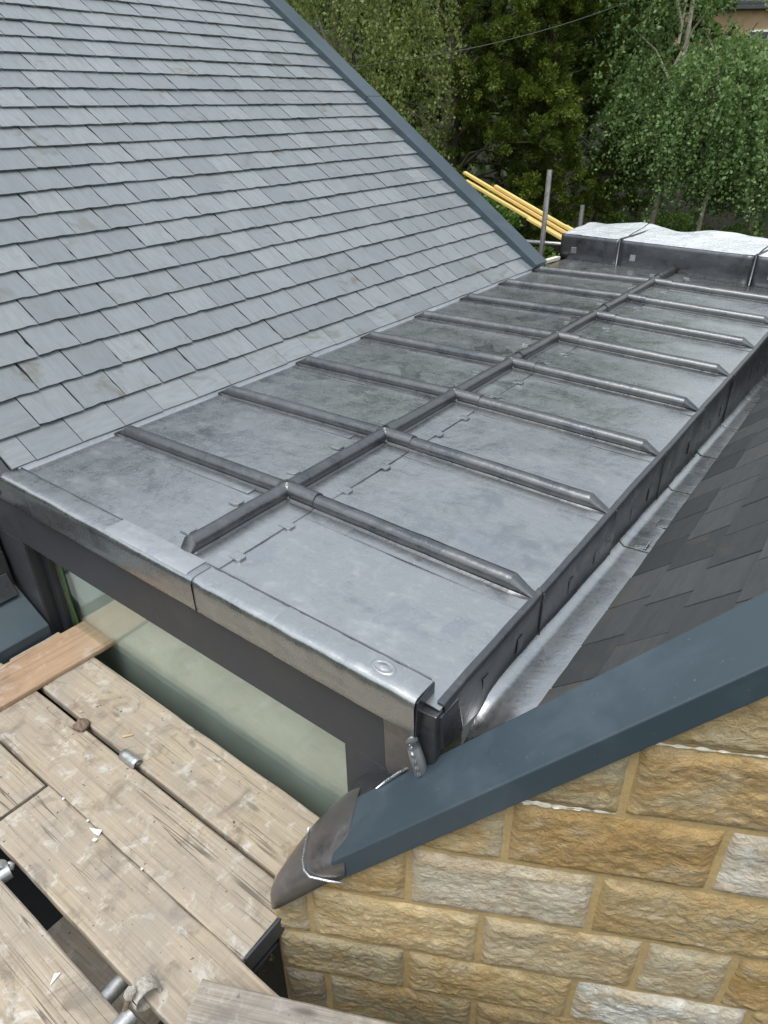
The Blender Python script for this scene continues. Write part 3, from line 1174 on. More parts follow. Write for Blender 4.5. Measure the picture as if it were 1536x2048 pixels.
upst = thing('lead_upstand', (0, 4.75, -.06), 'raised lead-covered step with a wavy bright top at the far end of the flat roof', 'roof step')
xs = [-1.10, -.52, .62, 1.5, 2.3]
for i in range(4):
    x0, x1 = xs[i], xs[i + 1] - .004
    nx = 18
    rows = []
    for k, (t, z) in enumerate([(0.0, -.085), (.001, .0), (.0, .125), (.006, .146), (.02, .152)]):
        rows.append([Vector(up(x0 + (x1 - x0) * j / nx, t - .004 * (i % 2) + .003 * nz(j * .7, k, i), z)) for j in range(nx + 1)])
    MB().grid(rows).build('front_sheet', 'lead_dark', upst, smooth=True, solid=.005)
    rows = []
    for k in range(13):
        t = .02 + .76 * k / 12
        rr = []
        for j in range(nx + 1):
            x = x0 + (x1 - x0) * j / nx
            e = (k / 12) ** 2
            w = .030 * nz(x * 3.4, t * 3, 2) * e + .014 * math.sin(x * 8 + 2.2 * nz(x * 2, 1)) * e + .010 * nz(x * 8, t * 7, 5) + .005 * nz(x * 19, t * 17, 5)
            rr.append(up(x, t + .05 * nz(x * 3.3, 9) * e, (.152 + .030 * k / 12 + w)))
        rows.append(rr)
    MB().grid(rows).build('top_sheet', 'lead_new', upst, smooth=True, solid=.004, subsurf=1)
    MB().box(0, 0, 0, 0, 0, 0)
    xj = xs[i + 1]
    if i < 3:
        pts = [up(xj, -.002, -.07), up(xj, -.004, .14), up(xj, .012, .158), up(xj + .05, .3, .166), up(xj + .08, .56, .172)]
        MB().tube(pts, .009, 8).build('seam', 'lead_dark', upst, smooth=True)
    MB().box(x0 + .12, x0 + .17, yback(x0 + .15) - .009, yback(x0 + .15) + .01, -.005, .045).build('clip', 'lead', upst, bevel=.002)
MB().hexa([up(-1.08, .03, -.6), up(2.28, .03, -.6), up(2.28, .6, -.6), up(-1.08, .6, -.6)], [up(-1.08, .03, .135), up(2.28, .03, .135), up(2.28, .6, .135), up(-1.08, .6, .135)]).build('core', 'deck_felt', upst)

# ------------------------------------------------------------------ glazed front below the coping
front = thing('glazed_front', (0, -.56, -.86), 'low window front with dark panel and lead coping under the flat roof', 'window front')
KS = -.02


def FP(x, off, z):
    return Vector((x, -.575 - .02 * x + off, z))


cop = [(.086, -.0490), (.060, -.0475), (.030, -.0470), (.014, -.0485), (.005, -.0540), (.0005, -.064), (-.001, -.080), (0.0, -.10), (.001, -.135), (.0, -.168), (.004, -.174), (.012, -.175)]
cjoint = [-1.85, -.845, .10, .48, .975]
for i in range(4):
    x0, x1 = cjoint[i], cjoint[i + 1] + (.035 if i < 3 else 0)
    up_ = .0035 * (i % 2)
    rows = []
    nx = 22
    for (o_, z) in cop:
        rows.append([FP(x0 + (x1 - x0) * j / nx, o_ - up_ + .0022 * nz(x0 + j * .4, z * 20, 3), z + up_ + .0022 * nz(j * .5 + i, o_ * 20, 8)) for j in range(nx + 1)])
    plate(rows[::-1], 'coping', 'lead', front, .005)
for (xa, xb) in ((-1.04, -.34), (.11, .965)):
    MB().hexa([FP(xa, .086, fz(xa) - .002), FP(xb, .086, fz(xb) - .002), FP(xb, .0915, fz(xb) - .002), FP(xa, .0915, fz(xa) - .002)], [FP(xa, .086, -.0475), FP(xb, .086, -.0475), FP(xb, .0895, -.0450), FP(xa, .0895, -.0450)]).build('lap_fold', 'lead_dark', front)
# separate bright cover plate over the coping joint by the centre roll
rows = []
for (o_, z) in [(.090, -.0415), (.045, -.0405), (.016, -.0415), (.006, -.046)]:
    rows.append([FP(-.33 + .435 * j / 12, o_, z + .001 * nz(j, o_ * 9)) for j in range(13)])
plate(rows[::-1], 'cover_plate', 'lead_bright', front, .005)
# end cap of the coping
MB().hexa([FP(.965, .0, -.172), FP(.978, .0, -.172), FP(.978, .085, -.172), FP(.965, .085, -.172)], [FP(.965, .008, -.058), FP(.977, .008, -.058), FP(.977, .088, -.050), FP(.965, .088, -.050)]).build('end_cap', 'lead_dark', front, bevel=.002)
# oval lead weld on the coping
ov = MB()
for r_, z, sc in ((.036, -.0435, 1), (.030, -.0385, 1), (.024, -.0395, 1), (.016, -.037, 1), (.004, -.038, 1)):
    pass
rows = []
for r_, z in ((.040, -.0445), (.036, -.0395), (.030, -.0375), (.026, -.041), (.018, -.0385), (.008, -.0365), (.001, -.0362)):
    rows.append([FP(.845 + math.cos(t) * r_ * 1.0, .046 + math.sin(t) * r_ * .62, z - .0020 + .0016 * nz(t * 5, r_ * 90)) for t in [2 * math.pi * k / 28 for k in range(28)]])
MB().grid(rows, True).build('weld_patch', 'lead_bright', front, smooth=True)

OFP = .018        # panel face
MB().hexa([FP(-1.25, OFP, -.385), FP(.97, OFP, -.385), FP(.97, OFP + .012, -.385), FP(-1.25, OFP + .012, -.385)], [FP(-1.25, OFP, -.12), FP(.97, OFP, -.12), FP(.97, OFP + .012, -.12), FP(-1.25, OFP + .012, -.12)]).build('head_panel', 'panel_paint', front, bevel=.0015)
MB().hexa([FP(.72, OFP, -.90), FP(.97, OFP, -.90), FP(.97, OFP + .012, -.90), FP(.72, OFP + .012, -.90)], [FP(.72, OFP, -.386), FP(.97, OFP, -.386), FP(.97, OFP + .012, -.386), FP(.72, OFP + .012, -.386)]).build('side_panel', 'panel_paint', front, bevel=.0015)
MB().hexa([FP(-1.25, OFP, -1.0), FP(-1.075, OFP, -1.0), FP(-1.075, OFP + .012, -1.0), FP(-1.25, OFP + .012, -1.0)], [FP(-1.25, OFP, -.386), FP(-1.075, OFP, -.386), FP(-1.075, OFP + .012, -.386), FP(-1.25, OFP + .012, -.386)]).build('side_panel', 'panel_paint', front, bevel=.0015)
# reveal returns
MB().hexa([FP(-1.09, OFP + .012, -1.0), FP(-1.075, OFP + .012, -1.0), FP(-1.075, .15, -1.0), FP(-1.09, .15, -1.0)], [FP(-1.09, OFP + .012, -.37), FP(-1.075, OFP + .012, -.37), FP(-1.075, .15, -.37), FP(-1.09, .15, -.37)]).build('reveal', 'frame_paint', front)
MB().hexa([FP(.72, OFP + .012, -1.0), FP(.735, OFP + .012, -1.0), FP(.735, .15, -1.0), FP(.72, .15, -1.0)], [FP(.72, OFP + .012, -.387), FP(.735, OFP + .012, -.387), FP(.735, .15, -.387), FP(.72, .15, -.387)]).build('reveal', 'frame_paint', front)
# window: frame and pane
GO = .085
win = MB()
for (x0, x1, z0, z1) in ((-1.074, -1.025, -1.60, -.30), (.70, .719, -1.60, -.30), (-1.025, .70, -.34, -.30), (-1.025, .70, -1.60, -1.55)):
    win.hexa([FP(x0, GO - .012, z0), FP(x1, GO - .012, z0), FP(x1, GO + .05, z0), FP(x0, GO + .05, z0)], [FP(x0, GO - .012, z1), FP(x1, GO - .012, z1), FP(x1, GO + .05, z1), FP(x0, GO + .05, z1)])
wo = win.build('window', 'frame_paint', front, bevel=.002)
MB().hexa([FP(-1.026, GO, -1.55), FP(.701, GO, -1.55), FP(.701, GO + .012, -1.55), FP(-1.026, GO + .012, -1.55)], [FP(-1.026, GO, -.33), FP(.701, GO, -.33), FP(.701, GO + .012, -.33), FP(-1.026, GO + .012, -.33)]).build('pane', 'window_glass', wo)
MB().hexa([FP(-1.024, GO + .014, -1.0), FP(-1.006, GO + .014, -1.0), FP(-1.006, GO + .03, -1.0), FP(-1.024, GO + .03, -1.0)], [FP(-1.024, GO + .014, -.34), FP(-1.006, GO + .014, -.34), FP(-1.006, GO + .03, -.34), FP(-1.024, GO + .03, -.34)]).build('spacer_bar', 'steel_galv', wo)
# green masking tape strips on the inside of the pane
MB().raw([FP(-1.0, GO + .020, -1.0), FP(-.955, GO + .020, -.99), FP(-.985, GO + .020, -.70), FP(-.975, GO + .020, -.345), FP(-1.003, GO + .020, -.345)], [(0, 1, 2, 3, 4)]).build('masking_tape', 'tape_green', wo, solid=.001)
MB().raw([FP(.665, GO + .020, -1.0), FP(.70, GO + .020, -1.0), FP(.70, GO + .020, -.345), FP(.655, GO + .020, -.345)], [(0, 1, 2, 3)]).build('masking_tape', 'tape_green', wo, solid=.001)
# pale protective sheet hung behind the pane, with folds
rows = []
for j in range(11):
    rows.append([FP(-1.0 + 1.71 * i / 60, .125 + .035 * (1 - j / 10) + .016 * nz(i * .16, j * .35, 6) + .007 * nz(i * .45 + j * .3, j * .5, 2), -1.55 + 1.24 * j / 10) for i in range(61)])
MB().grid(rows).build('dust_sheet', 'plaster', front, smooth=True)
# pale room lining, open at the back
MB().hexa([FP(-1.08, .21, -1.63), FP(.74, .21, -1.63), FP(.74, 2.2, -1.63), FP(-1.08, 2.2, -1.63)], [FP(-1.08, .21, -1.60), FP(.74, .21, -1.60), FP(.74, 2.2, -1.60), FP(-1.08, 2.2, -1.60)]).build('inner_sill', 'plaster', front)
MB().hexa([FP(-1.1, .62, -1.1), FP(.76, .62, -1.1), FP(.76, .65, -1.1), FP(-1.1, .65, -1.1)], [FP(-1.1, .62, -.25), FP(.76, .62, -.25), FP(.76, .65, -.25), FP(-1.1, .65, -.25)]).build('inner_wall', 'plaster', front)
for xx in (-1.11, .745):
    MB().hexa([FP(xx, .15, -1.12), FP(xx + .02, .15, -1.12), FP(xx + .02, .64, -1.12), FP(xx, .64, -1.12)], [FP(xx, .15, -.25), FP(xx + .02, .15, -.25), FP(xx + .02, .64, -.25), FP(xx, .64, -.25)]).build('inner_wall', 'plaster', front)
MB().hexa([FP(.955, .022, -.55), FP(1.022, .024, -.55), FP(1.022, .06, -.55), FP(.955, .06, -.55)], [FP(.955, .022, -.10), FP(1.022, .024, -.095), FP(1.022, .06, -.092), FP(.955, .06, -.10)]).build('corner_piece', 'lead_dark', front, bevel=.004)
# lead corner patch beside the panel
pm = MB()
o0 = OFP - .005
pl = [(.862, -.165), (.868, -.200), (.872, -.365), (.885, -.395), (.965, -.352), (.966, -.165)]
pm.hexa([FP(a, o0 + .004, b) for a, b in pl], [FP(a, o0 - .001, b) for a, b in pl])
pm.build('corner_patch', 'lead_brown', front, bevel=.002)

# ------------------------------------------------------------------ right slate roof with its gutter
PR = R(46.5)
XE, ZE = 1.181, -.21
PHI = R(26.5)
dv = Vector((math.cos(PHI), math.sin(PHI), 0))
mv = Vector((-math.sin(PHI), math.cos(PHI), 0))
KG = .950            # the gable stands this much nearer than first surveyed
B0 = CAM + (Vector((1.234, -.366, -.067)) - CAM) * KG
Tv = Vector((math.cos(PHI), math.sin(PHI), math.cos(PHI) * math.tan(PR))).normalized()
NT_ = Tv.cross(mv).normalized()
if NT_.z < 0:
    NT_ = -NT_


def TP(s, mm, h=0.0):
    """point on the verge trim's top plane: s up the slope, mm back from its rear edge, h above"""
    return B0 + (Tv * s + mv * mm + NT_ * h) * KG


def RP(s, y, h=0.0):
    return Vector((XE + s * math.cos(PR) - h * math.sin(PR), y, ZE + s * math.sin(PR) + h * math.cos(PR)))


rroof = thing('slate_roof', (2.0, 1.8, -2.9), 'dark grey slate roof rising to the right behind the blue-grey verge trim', 'roof')
UR = Vector((math.cos(PR), 0, math.sin(PR)))
NR = Vector((-math.sin(PR), 0, math.cos(PR)))
ER = Vector((0, -1, 0))
GR = .177
THR = .011
for k in range(0, 9):
    s0 = -.004 + GR * k
    ph = .22 if k % 2 == 0 else .128
    for j in range(-7, 22):
        ya, yb = ph + j * WD, ph + (j + 1) * WD
        if ya > 4.62:
            continue
        yc = (ya + yb) / 2
        yb2 = min(yb, 4.62)
        fr = slate_frame(RP(s0 + rs.uniform(-.003, .003), yc, .002 + rs.uniform(0, .002)), UR, NR, ER, THR / GR + .014, rs.uniform(-.008, .008), rs.uniform(-.004, .004))
        w = WD - .005
        pts = [(-w / 2 + (yb - yb2), 0), (-w / 4, rs.uniform(-.002, .002)), (0, rs.uniform(-.002, .002)), (w / 4, rs.uniform(-.002, .002)), (w / 2, 0), (w / 2, .12), (w / 2 + rs.uniform(-.002, .001), .235), (-w / 2 + (yb - yb2), .235)]
        # cut along the back of the verge trim: m.p >= limit
        c0 = mv.dot(RP(s0, yc)) - (mv.dot(B0) - .02)
        poly = clip(pts, mv.dot(ER), mv.dot(UR), c0)
        if len(poly) < 3:
            continue
        area = abs(sum(poly[i][0] * poly[(i + 1) % len(poly)][1] - poly[(i + 1) % len(poly)][0] * poly[i][1] for i in range(len(poly)))) / 2
        if area < .0012:
            continue
        cx = sum(p[0] for p in poly) / len(poly)
        cy = sum(p[1] for p in poly) / len(poly)
        bot = [fr @ Vector((a, b, 0)) for a, b in poly]
        top = [fr @ Vector((cx + (a - cx) * .985, cy + (b - cy) * .988, THR)) for a, b in poly]
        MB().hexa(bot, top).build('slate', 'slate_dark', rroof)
MB().hexa([RP(.02, .2, -.1), RP(1.7, .2, -.1), RP(1.7, 4.62, -.1), RP(.02, 4.62, -.1)], [RP(.02, .2, -.004), RP(1.7, .2, -.004), RP(1.7, 4.62, -.004), RP(.02, 4.62, -.004)]).build('roof_deck', 'deck_felt', rroof)
pd = [RP(.02, -.25, -.004), RP(.02, .2, -.004), RP(1.7, .2, -.004), RP(1.0, .1, -.004)]
MB().hexa([p - Vector((0, 0, .1)) for p in pd], pd).build('roof_deck', 'deck_felt', rroof)

gut = thing('lead_gutter', (1.1, 1.8, -.3), 'lead-lined valley gutter between the flat roof edge and the dark slates', 'gutter')
gy = [-.53, .79, 1.42, 1.92, 2.42, 3.0, 3.8, 4.62]
for i in range(len(gy) - 1):
    y0, y1 = gy[i] - (.03 if i else 0), gy[i + 1]
    rows = []
    ny = 20
    for q in range(17):
        t = q / 16
        rr = []
        for j in range(ny + 1):
            xs_ = XR + .003 + (1.34 - XR) * t
            ys_ = (mv.dot(B0) + xs_ * math.sin(PHI)) / math.cos(PHI) - .02 if i == 0 else y0
            y = ys_ + (y1 - ys_) * j / ny
            zb_ = zfb(y)
            z = zb_ + .05 * max(0, xs_ - XR) + .022 * max(0, 1 - (xs_ - XR) / .03) ** 2
            if xs_ > 1.185:
                z = max(z, RP(0, y)[2] - .016 + (xs_ - 1.19) * math.tan(PR) * .95)
            dip = max(0, min(1, (-.22 - y) / .24))
            z -= .15 * dip * dip * (1 - min(1, max(0, (xs_ - 1.02) / .10)))
            z += .006 * (1 - j / ny) + (.0022 * nz(xs_ * 8, y * 4, i) + .0016 * nz(xs_ * 16, y * 11, 2)) * (1 if i else .5)
            rr.append((xs_, y, z))
        rows.append(rr)
    so = plate(rows[::-1], 'gutter_sheet', 'lead', gut, .004)
for (cx, cy) in ((1.10, .80), (1.12, 1.02)):
    zc = zfb(cy) + .026
    MB().hexa([(cx - .025, cy - .03, zc - .02), (cx + .025, cy - .03, zc - .012), (cx + .025, cy + .03, zc - .012), (cx - .025, cy + .03, zc - .02)], [(cx - .025, cy - .03, zc - .010), (cx + .025, cy - .03, zc - .002), (cx + .025, cy + .03, zc - .002), (cx - .025, cy + .03, zc - .01)]).build('clip', 'lead', gut, bevel=.004)
MB().hexa([(XR - .01, -.5, -.6), (1.5, -.2, -.6), (1.5, 4.6, -.6), (XR - .01, 4.6, -.6)], [(XR - .01, -.5, -.50), (1.5, -.2, -.5), (1.5, 4.6, -.50), (XR - .01, 4.6, -.50)]).build('gutter_board', 'deck_felt', gut)

# verge trim on the right roof
TW, TDROP = .192, .098
vtr = MB()


def tsec(s):
    a, b = TP(s, 0), TP(s, -TW)
    return [a - Vector((0, 0, .085)), a, b, b - Vector((0, 0, TDROP))]


S0, S1 = tsec(-.752), tsec(1.55)
vtr.raw(S0 + S1, [(0, 1, 5, 4), (1, 2, 6, 5), (2, 3, 7, 6), (3, 0, 4, 7), (3, 2, 1, 0), (4, 5, 6, 7)])
vtr.build('verge_trim', 'trim_paint', rroof, bevel=.0045, segs=3)
# slightly proud lower lip
# ------------------------------------------------------------------ lead nose that closes the trim's lower end
nose = thing('lead_valley_saddle', tuple(TP(-.9, -.1, -.2)), 'rounded lead nose wrapped over the lower end of the verge trim', 'flashing')
secs = [  # s, left mm, right mm, lift, left drop, right drop
    (-.70, .070, -.195, -.004, .16, .098),
    (-.755, .060, -.197, .002, .15, .104),
    (-.82, .030, -.199, .003, .14, .106),
    (-.89, -.006, -.200, .001, .125, .108),
    (-.96, -.070, -.200, -.004, .105, .104),
    (-1.02, -.122, -.197, -.014, .082, .090),
    (-1.052, -.148, -.188, -.030, .055, .062),
    (-1.060, -.160, -.176, -.048, .030, .034)]
rows = []
for (s, a, b, h, dl, dr) in secs:
    w = a - b
    up3 = Vector((0, 0, 1))
    ring = [TP(s, a + .004, h) - up3 * dl, TP(s, a + .004, h) - up3 * dl * .5, TP(s, a, h) - up3 * .012,
            TP(s, a - .16 * w, h + .004), TP(s, a - .5 * w, h + .006), TP(s, b + .16 * w, h + .004), TP(s, b, h) - up3 * .012,
            TP(s, b - .003, h) - up3 * dr * .5, TP(s, b - .003, h) - up3 * dr,
            TP(s, (a + b) / 2, h) - up3 * max(dl, dr) * 1.0]
    rows.append(ring)
nm = MB().grid(rows, True)
k = len(rows) - 1
nc = len(rows[0])
nm.f.append(tuple(k * nc + i for i in range(nc - 1, -1, -1)))
nm.build('nose', 'lead_brown', nose, smooth=True, subsurf=2)
# upper flashing against the panel
ps = [(-.76, .068), (-.60, .10), (-.44, .10), (-.40, -.02), (-.76, -.02)]
MB().hexa([TP(a, b, -.02) for a, b in ps], [TP(a, b, -.004) for a, b in ps]).build('apron', 'lead_dark', nose, bevel=.004)
# welded seams
MB().tube([TP(-.900, -.035, .004), TP(-.893, -.065, .006), TP(-.884, -.110, .007), TP(-.876, -.150, .007), TP(-.858, -.185, .004), TP(-.84, -.2025, -.008), TP(-.80, -.206, -.045), TP(-.765, -.206, -.075)], [.0028, .0034, .0038, .004, .004, .004, .0038, .003], 8).build('weld', 'solder', nose, smooth=True)
MB().tube([TP(-.615, -.012, .004), TP(-.57, -.006, .007), TP(-.52, .0, .008), TP(-.47, .004, .006)], [.003, .005, .005, .004], 8).build('weld', 'solder', nose, smooth=True)
cw = [Vector((.968, -.596, -.185)), Vector((.983, -.598, -.225)), Vector((.992, -.590, -.275)), Vector((.990, -.580, -.325)), Vector((.978, -.575, -.372))]
MB().tube(cw, [.017, .021, .020, .018, .018], 10).build('corner_sleeve', 'lead_bright', nose, smooth=True, subsurf=1)
bd = []
for i in range(40):
    t = i / 39 * 3.999
    p = cw[int(t)].lerp(cw[int(t) + 1], t % 1)
    bd.append(p + Vector((.006 + .004 * nz(t * 3, 1), -.0175 + .002 * nz(t * 4, 3), .003)))
MB().tube(bd, [.0042 + .0022 * math.sin(i * 1.25) for i in range(40)], 8).build('weld', 'solder', nose, smooth=True)
MB().hexa([(1.012, -.545, -.23), (1.030, -.545, -.235), (1.033, -.44, -.245), (1.012, -.44, -.24)], [(1.012, -.553, -.105), (1.026, -.553, -.108), (1.030, -.47, -.105), (1.012, -.47, -.103)]).build('corner_flap', 'lead_dark', nose, bevel=.006)

# ------------------------------------------------------------------ sandstone gable
wall = thing('stone_gable', tuple(dv * 1.0 + mv * -1.0 + Vector((0, 0, -1.5))), 'coursed rock-faced sandstone gable under the blue-grey verge trim', 'wall')
MW = -1.028       # general face plane (distance along mv)


def SP(u, d, z):
    return CAM + (dv * u + mv * (MW + d) + Vector((0, 0, z)) - CAM) * KG


def trim_z(u):
    """height of the trim's underside above wall position u"""
    a = Vector((1.234, -.366, -.067)) - mv * TW
    return a.z + (u - a.dot(dv)) * math.cos(PHI) * math.tan(PR)


BED = [.23, -.018, -.272, -.518, -.776, -1.030, -1.255, -1.50, -1.75, -2.0]
GOLD, TAN, OLIVE = (.37, .245, .095), (.43, .325, .165), (.37, .305, .175)
CREAM, WHITE, GREY, ORANGE, DARKO = (.50, .43, .30), (.60, .57, .50), (.46, .43, .36), (.44, .235, .06), (.235, .195, .11)
courses = [
    [(.9, 1.75, TAN), (1.75, 2.3, GOLD)],
    [(.62, 1.113, OLIVE), (1.113, 1.70, (.41, .295, .14)), (1.70, 2.2, TAN)],
    [(.36, .856, TAN), (.856, 1.361, GOLD), (1.361, 1.62, WHITE), (1.62, 2.1, TAN)],
    [(.31, .604, (.42, .29, .12)), (.604, 1.102, (.52, .47, .37)), (1.102, 1.60, (.40, .30, .145)), (1.60, 2.0, OLIVE)],
    [(.185, .308, OLIVE), (.308, .815, (.50, .385, .205)), (.815, 1.26, (.42, .34, .205)), (1.26, 1.495, (.44, .38, .255)), (1.495, 1.95, GOLD)],
    [(.181, .600, (.35, .30, .18)), (.600, 1.103, (.43, .325, .155)), (1.103, 1.589, (.62, .59, .53)), (1.589, 2.0, TAN)],
    [(.186, .339, (.24, .22, .175)), (.339, .8185, (.27, .215, .11)), (.8185, 1.33, (.33, .25, .13)), (1.33, 1.9, GREY)],
    [(.19, .60, DARKO), (.60, 1.1, DARKO), (1.1, 1.6, TAN)],
    [(.19, .85, DARKO), (.85, 1.5, DARKO)],
]
JT = .0065
for ci, cs in enumerate(courses):
    zt, zb_ = BED[ci] - JT, BED[ci + 1] + JT
    for si, (u0, u1, colr) in enumerate(cs):
        seed = ci * 17 + si * 5.3
        a, b = u0 + JT, u1 - JT
        if trim_z(b) < zb_:
            continue
        nu, nv = max(8, int((b - a) / .0062)), 38
        rows = []
        for j in range(nv + 1):
            t = j / nv
            rr = []
            for i in range(nu + 1):
                s = i / nu
                # wavering joints
                uu = a + (b - a) * s + .0035 * nz(s * 3 + seed, t * 3, 1) * (1 if i in (0, nu) else .3)
                zz = zb_ + (zt - zb_) * t + .0045 * nz(s * 5 + seed, t * 2, 5) + .0025 * nz(uu * 30, seed, 3) * (1 if j in (0, nv) else .2)
                e = min(s * (b - a), (1 - s) * (b - a), t * (zt - zb_), (1 - t) * (zt - zb_))
                bulge = .015 * min(1, e / .03) ** .6
                wq = .05 * nz(uu * 9, zz * 9, seed)
                rough = (.008 * nz(uu * 6, zz * 10, seed) + .0045 * abs(nz(uu * 16, zz * 26 + wq * 30, seed)) + .003 * nz(uu * 42, zz * 58, seed) + .0042 * abs(nz(uu * 80, zz * 105, seed))) * min(1, e / .016)
                zz = min(zz, trim_z(uu) - .045)
                rr.append(SP(uu, -bulge - rough, zz))
            rows.append(rr)
        m_ = MB().grid(rows)
        # returns into the joint
        bd = [p + mv * .05 for p in rows[0]]
        m_.grid([bd, rows[0]])
        m_.grid([rows[-1], [p + mv * .05 for p in rows[-1]]])
        m_.grid([[r[0] + mv * .05 for r in rows], [r[0] for r in rows]])
        m_.grid([[r[-1] for r in rows], [r[-1] + mv * .05 for r in rows]])
        so = m_.build('stone', 'sandstone', wall, smooth=True, sharp=48)
        so['stone_colour'] = [float(min(.75, x * 1.18 + .045)) for x in colr]
# mortar bed just behind the stone edges
mo = []
uL = .190
for u in [uL + (2.2 - uL) * i / 30 for i in range(31)]:
    mo.append(u)
rows = []
for j in range(60):
    t = j / 59
    rr = []
    for u in mo:
        zt = min(.23, trim_z(u) - .046)
        z = -2.0 + (zt + 2.0) * t
        rr.append(SP(u, -.003 + .003 * nz(u * 20, z * 20, 2), z))
    rows.append(rr)
MB().grid(rows).build('mortar', 'mortar', wall, smooth=True)
# pale mortar smears left along two joints
for (u0, u1, z) in ((1.125, 1.40, -.012), (.88, 1.10, -.262), (.885, 1.02, -.268)):
    rows = []
    for i in range(25):
        u = u0 + (u1 - u0) * i / 24
        hh = .003 + .004 * nz(u * 30, 4) + (.002 if i < 18 else 0)
        rows.append([SP(u, -.0085 - .004 * nz(u * 40, k), z + hh * math.cos(math.pi * k / 4) * (1 if abs(nz(u * 22, 8)) > .06 else .3) - .003) for k in range(5)])
    MB().grid(rows).build('mortar_smear', 'mortar_white', wall, smooth=True)
# body of the gable and its return into the building
body = [(uL, -3.0), (2.3, -3.0), (2.3, trim_z(2.3) - .06), (uL + .02, trim_z(uL + .02) - .06)]
MB().hexa([SP(u, .13, z) for u, z in body], [SP(u, .012, z) for u, z in body]).build('backing', 'wall_far', wall)
for ci in range(5, 8):
    zt, zb_ = BED[ci] - JT, BED[ci + 1] + JT
    MB().hexa([SP(uL - .008 + .006 * nz(ci, 2), .0, zb_), SP(uL + .03, .0, zb_), SP(uL + .03, .26, zb_), SP(uL - .006, .26, zb_)], [SP(uL - .008, .0, zt), SP(uL + .03, .0, zt), SP(uL + .03, .26, zt), SP(uL - .006, .26, zt)]).build('quoin', 'sandstone', wall, bevel=.008)['stone_colour'] = [.30, .25, .15]

# ------------------------------------------------------------------ sloping ledge at the left end of the window
ledge = thing('capped_ledge', (-1.15, -1.0, -2.0), 'stone ledge with a sloping blue-grey metal cap at the left end of the window', 'ledge')
yA, yB = -.548, -1.9
MB().hexa([(-1.30, yA, -.74), (-1.045, yA, -.885), (-1.045, yB, -.885), (-1.30, yB, -.74)], [(-1.30, yA, -.655), (-1.045, yA, -.812), (-1.045, yB, -.812), (-1.30, yB, -.655)]).build('cap', 'trim_paint', ledge, bevel=.004)
for i in range(4):
    y1, y0 = yA - .005 - i * .33, yA - .325 - i * .33
    rows = []
    for j in range(9):
        rows.append([(-1.075 + .012 * nz(y0 + (y1 - y0) * k / 12 * 20, j * .8, i) + .010 * min(1, min(k, 12 - k) / 2) * min(1, min(j, 8 - j) / 2), y0 + (y1 - y0) * k / 12, -1.12 + .235 * j / 8) for k in range(13)])
    so = MB().grid(rows).build('stone', 'sandstone', ledge, smooth=True)
    so['stone_colour'] = [.42, .33, .17]
MB().box(-1.32, -1.085, yB, yA, -1.14, -.80).build('backing', 'mortar', ledge)
MB().box(-1.32, -1.085, yB, yA, GZ, -1.142).build('backing_shade_tone', 'deck_felt', ledge)  # lower wall: near-black colour stands in for the shade under the scaffold
MB().hexa([(-1.275, yA, -.70), (-1.26, yA, -.70), (-1.26, yB, -.70), (-1.275, yB, -.70)], [(-1.29, yA, -.50), (-1.272, yA, -.50), (-1.272, yB, -.50), (-1.29, yB, -.50)]).build('lead_flashing', 'lead_dark', ledge, bevel=.004)
MB().hexa([(-1.258, yA - .02, -.662), (-1.20, yA - .02, -.696), (-1.20, yB, -.696), (-1.258, yB, -.662)], [(-1.266, yA - .02, -.60), (-1.258, yA - .02, -.60), (-1.258, yB, -.60), (-1.266, yB, -.60)]).build('lead_flashing', 'lead_dark', ledge, bevel=.004)
MB().box(-1.75, -1.285, yB, yA, -.72, -.34).build('side_cheek', 'panel_paint', ledge)
MB().hexa([FP(-1.85, OFP + .001, -.75), FP(-1.252, OFP + .001, -.75), FP(-1.252, OFP + .014, -.75), FP(-1.85, OFP + .014, -.75)], [FP(-1.85, OFP + .001, -.12), FP(-1.252, OFP + .001, -.12), FP(-1.252, OFP + .014, -.12), FP(-1.85, OFP + .014, -.12)]).build('side_panel', 'panel_paint', front)

# ------------------------------------------------------------------ scaffold
ZB = -.86


def board(name, cx, cy, ln, wd, th, ztop, yaw, mat, label, cat='board', group=None, seed=0, warp=.0025):
    """a sawn board: slightly wavy edges, worn corners; local X runs along the grain"""
    nx, rows = 30, []
    prof = [(-.5, -.5), (-.5, -.25), (-.5, .2), (-.492, .42), (-.47, .5), (-.2, .5), (.2, .5), (.47, .5), (.492, .42), (.5, .2), (.5, -.25), (.5, -.5)]
    for i in range(nx + 1):
        x = -ln / 2 + ln * i / nx
        e0, e1 = .0030 * nz(x * 6, seed, 1) + .0014 * nz(x * 30, seed, 4), .0030 * nz(x * 6, seed, 9) + .0014 * nz(x * 30, seed, 6)
        row = []
        for (a, b) in prof:
            y = a * wd + (e0 if a < 0 else e1) * (abs(a) * 2)
            z = b * th + warp * nz(x * 1.5, a * 2, seed) + (.0012 * nz(x * 14, a * 9, seed) if b > .3 else 0)
            xx = x + (.004 * nz(a * 9, b * 9, seed + i) if i in (0, nx) else 0)
            row.append((xx, y, z))
        rows.append(row)
    m_ = MB().grid(rows, True)
    nc = len(prof)
    m_.f.append(tuple(range(nc - 1, -1, -1)))
    m_.f.append(tuple(nx * nc + i for i in range(nc)))
    me = bpy.data.meshes.new(name)
    me.from_pydata(m_.v, [], [tuple(reversed(f)) for f in m_.f])
    me.validate()
    me.materials.append(MATS[mat])
    o = bpy.data.objects.new(name, me)
    link(o)
    o.location = (cx, cy, ztop - th / 2)
    o.rotation_euler = (0, 0, yaw)
    WLOC[o] = Vector(o.location)
    return props(o, label, cat, group)


SG = 'scaffold boards of the platform'
BT = .038
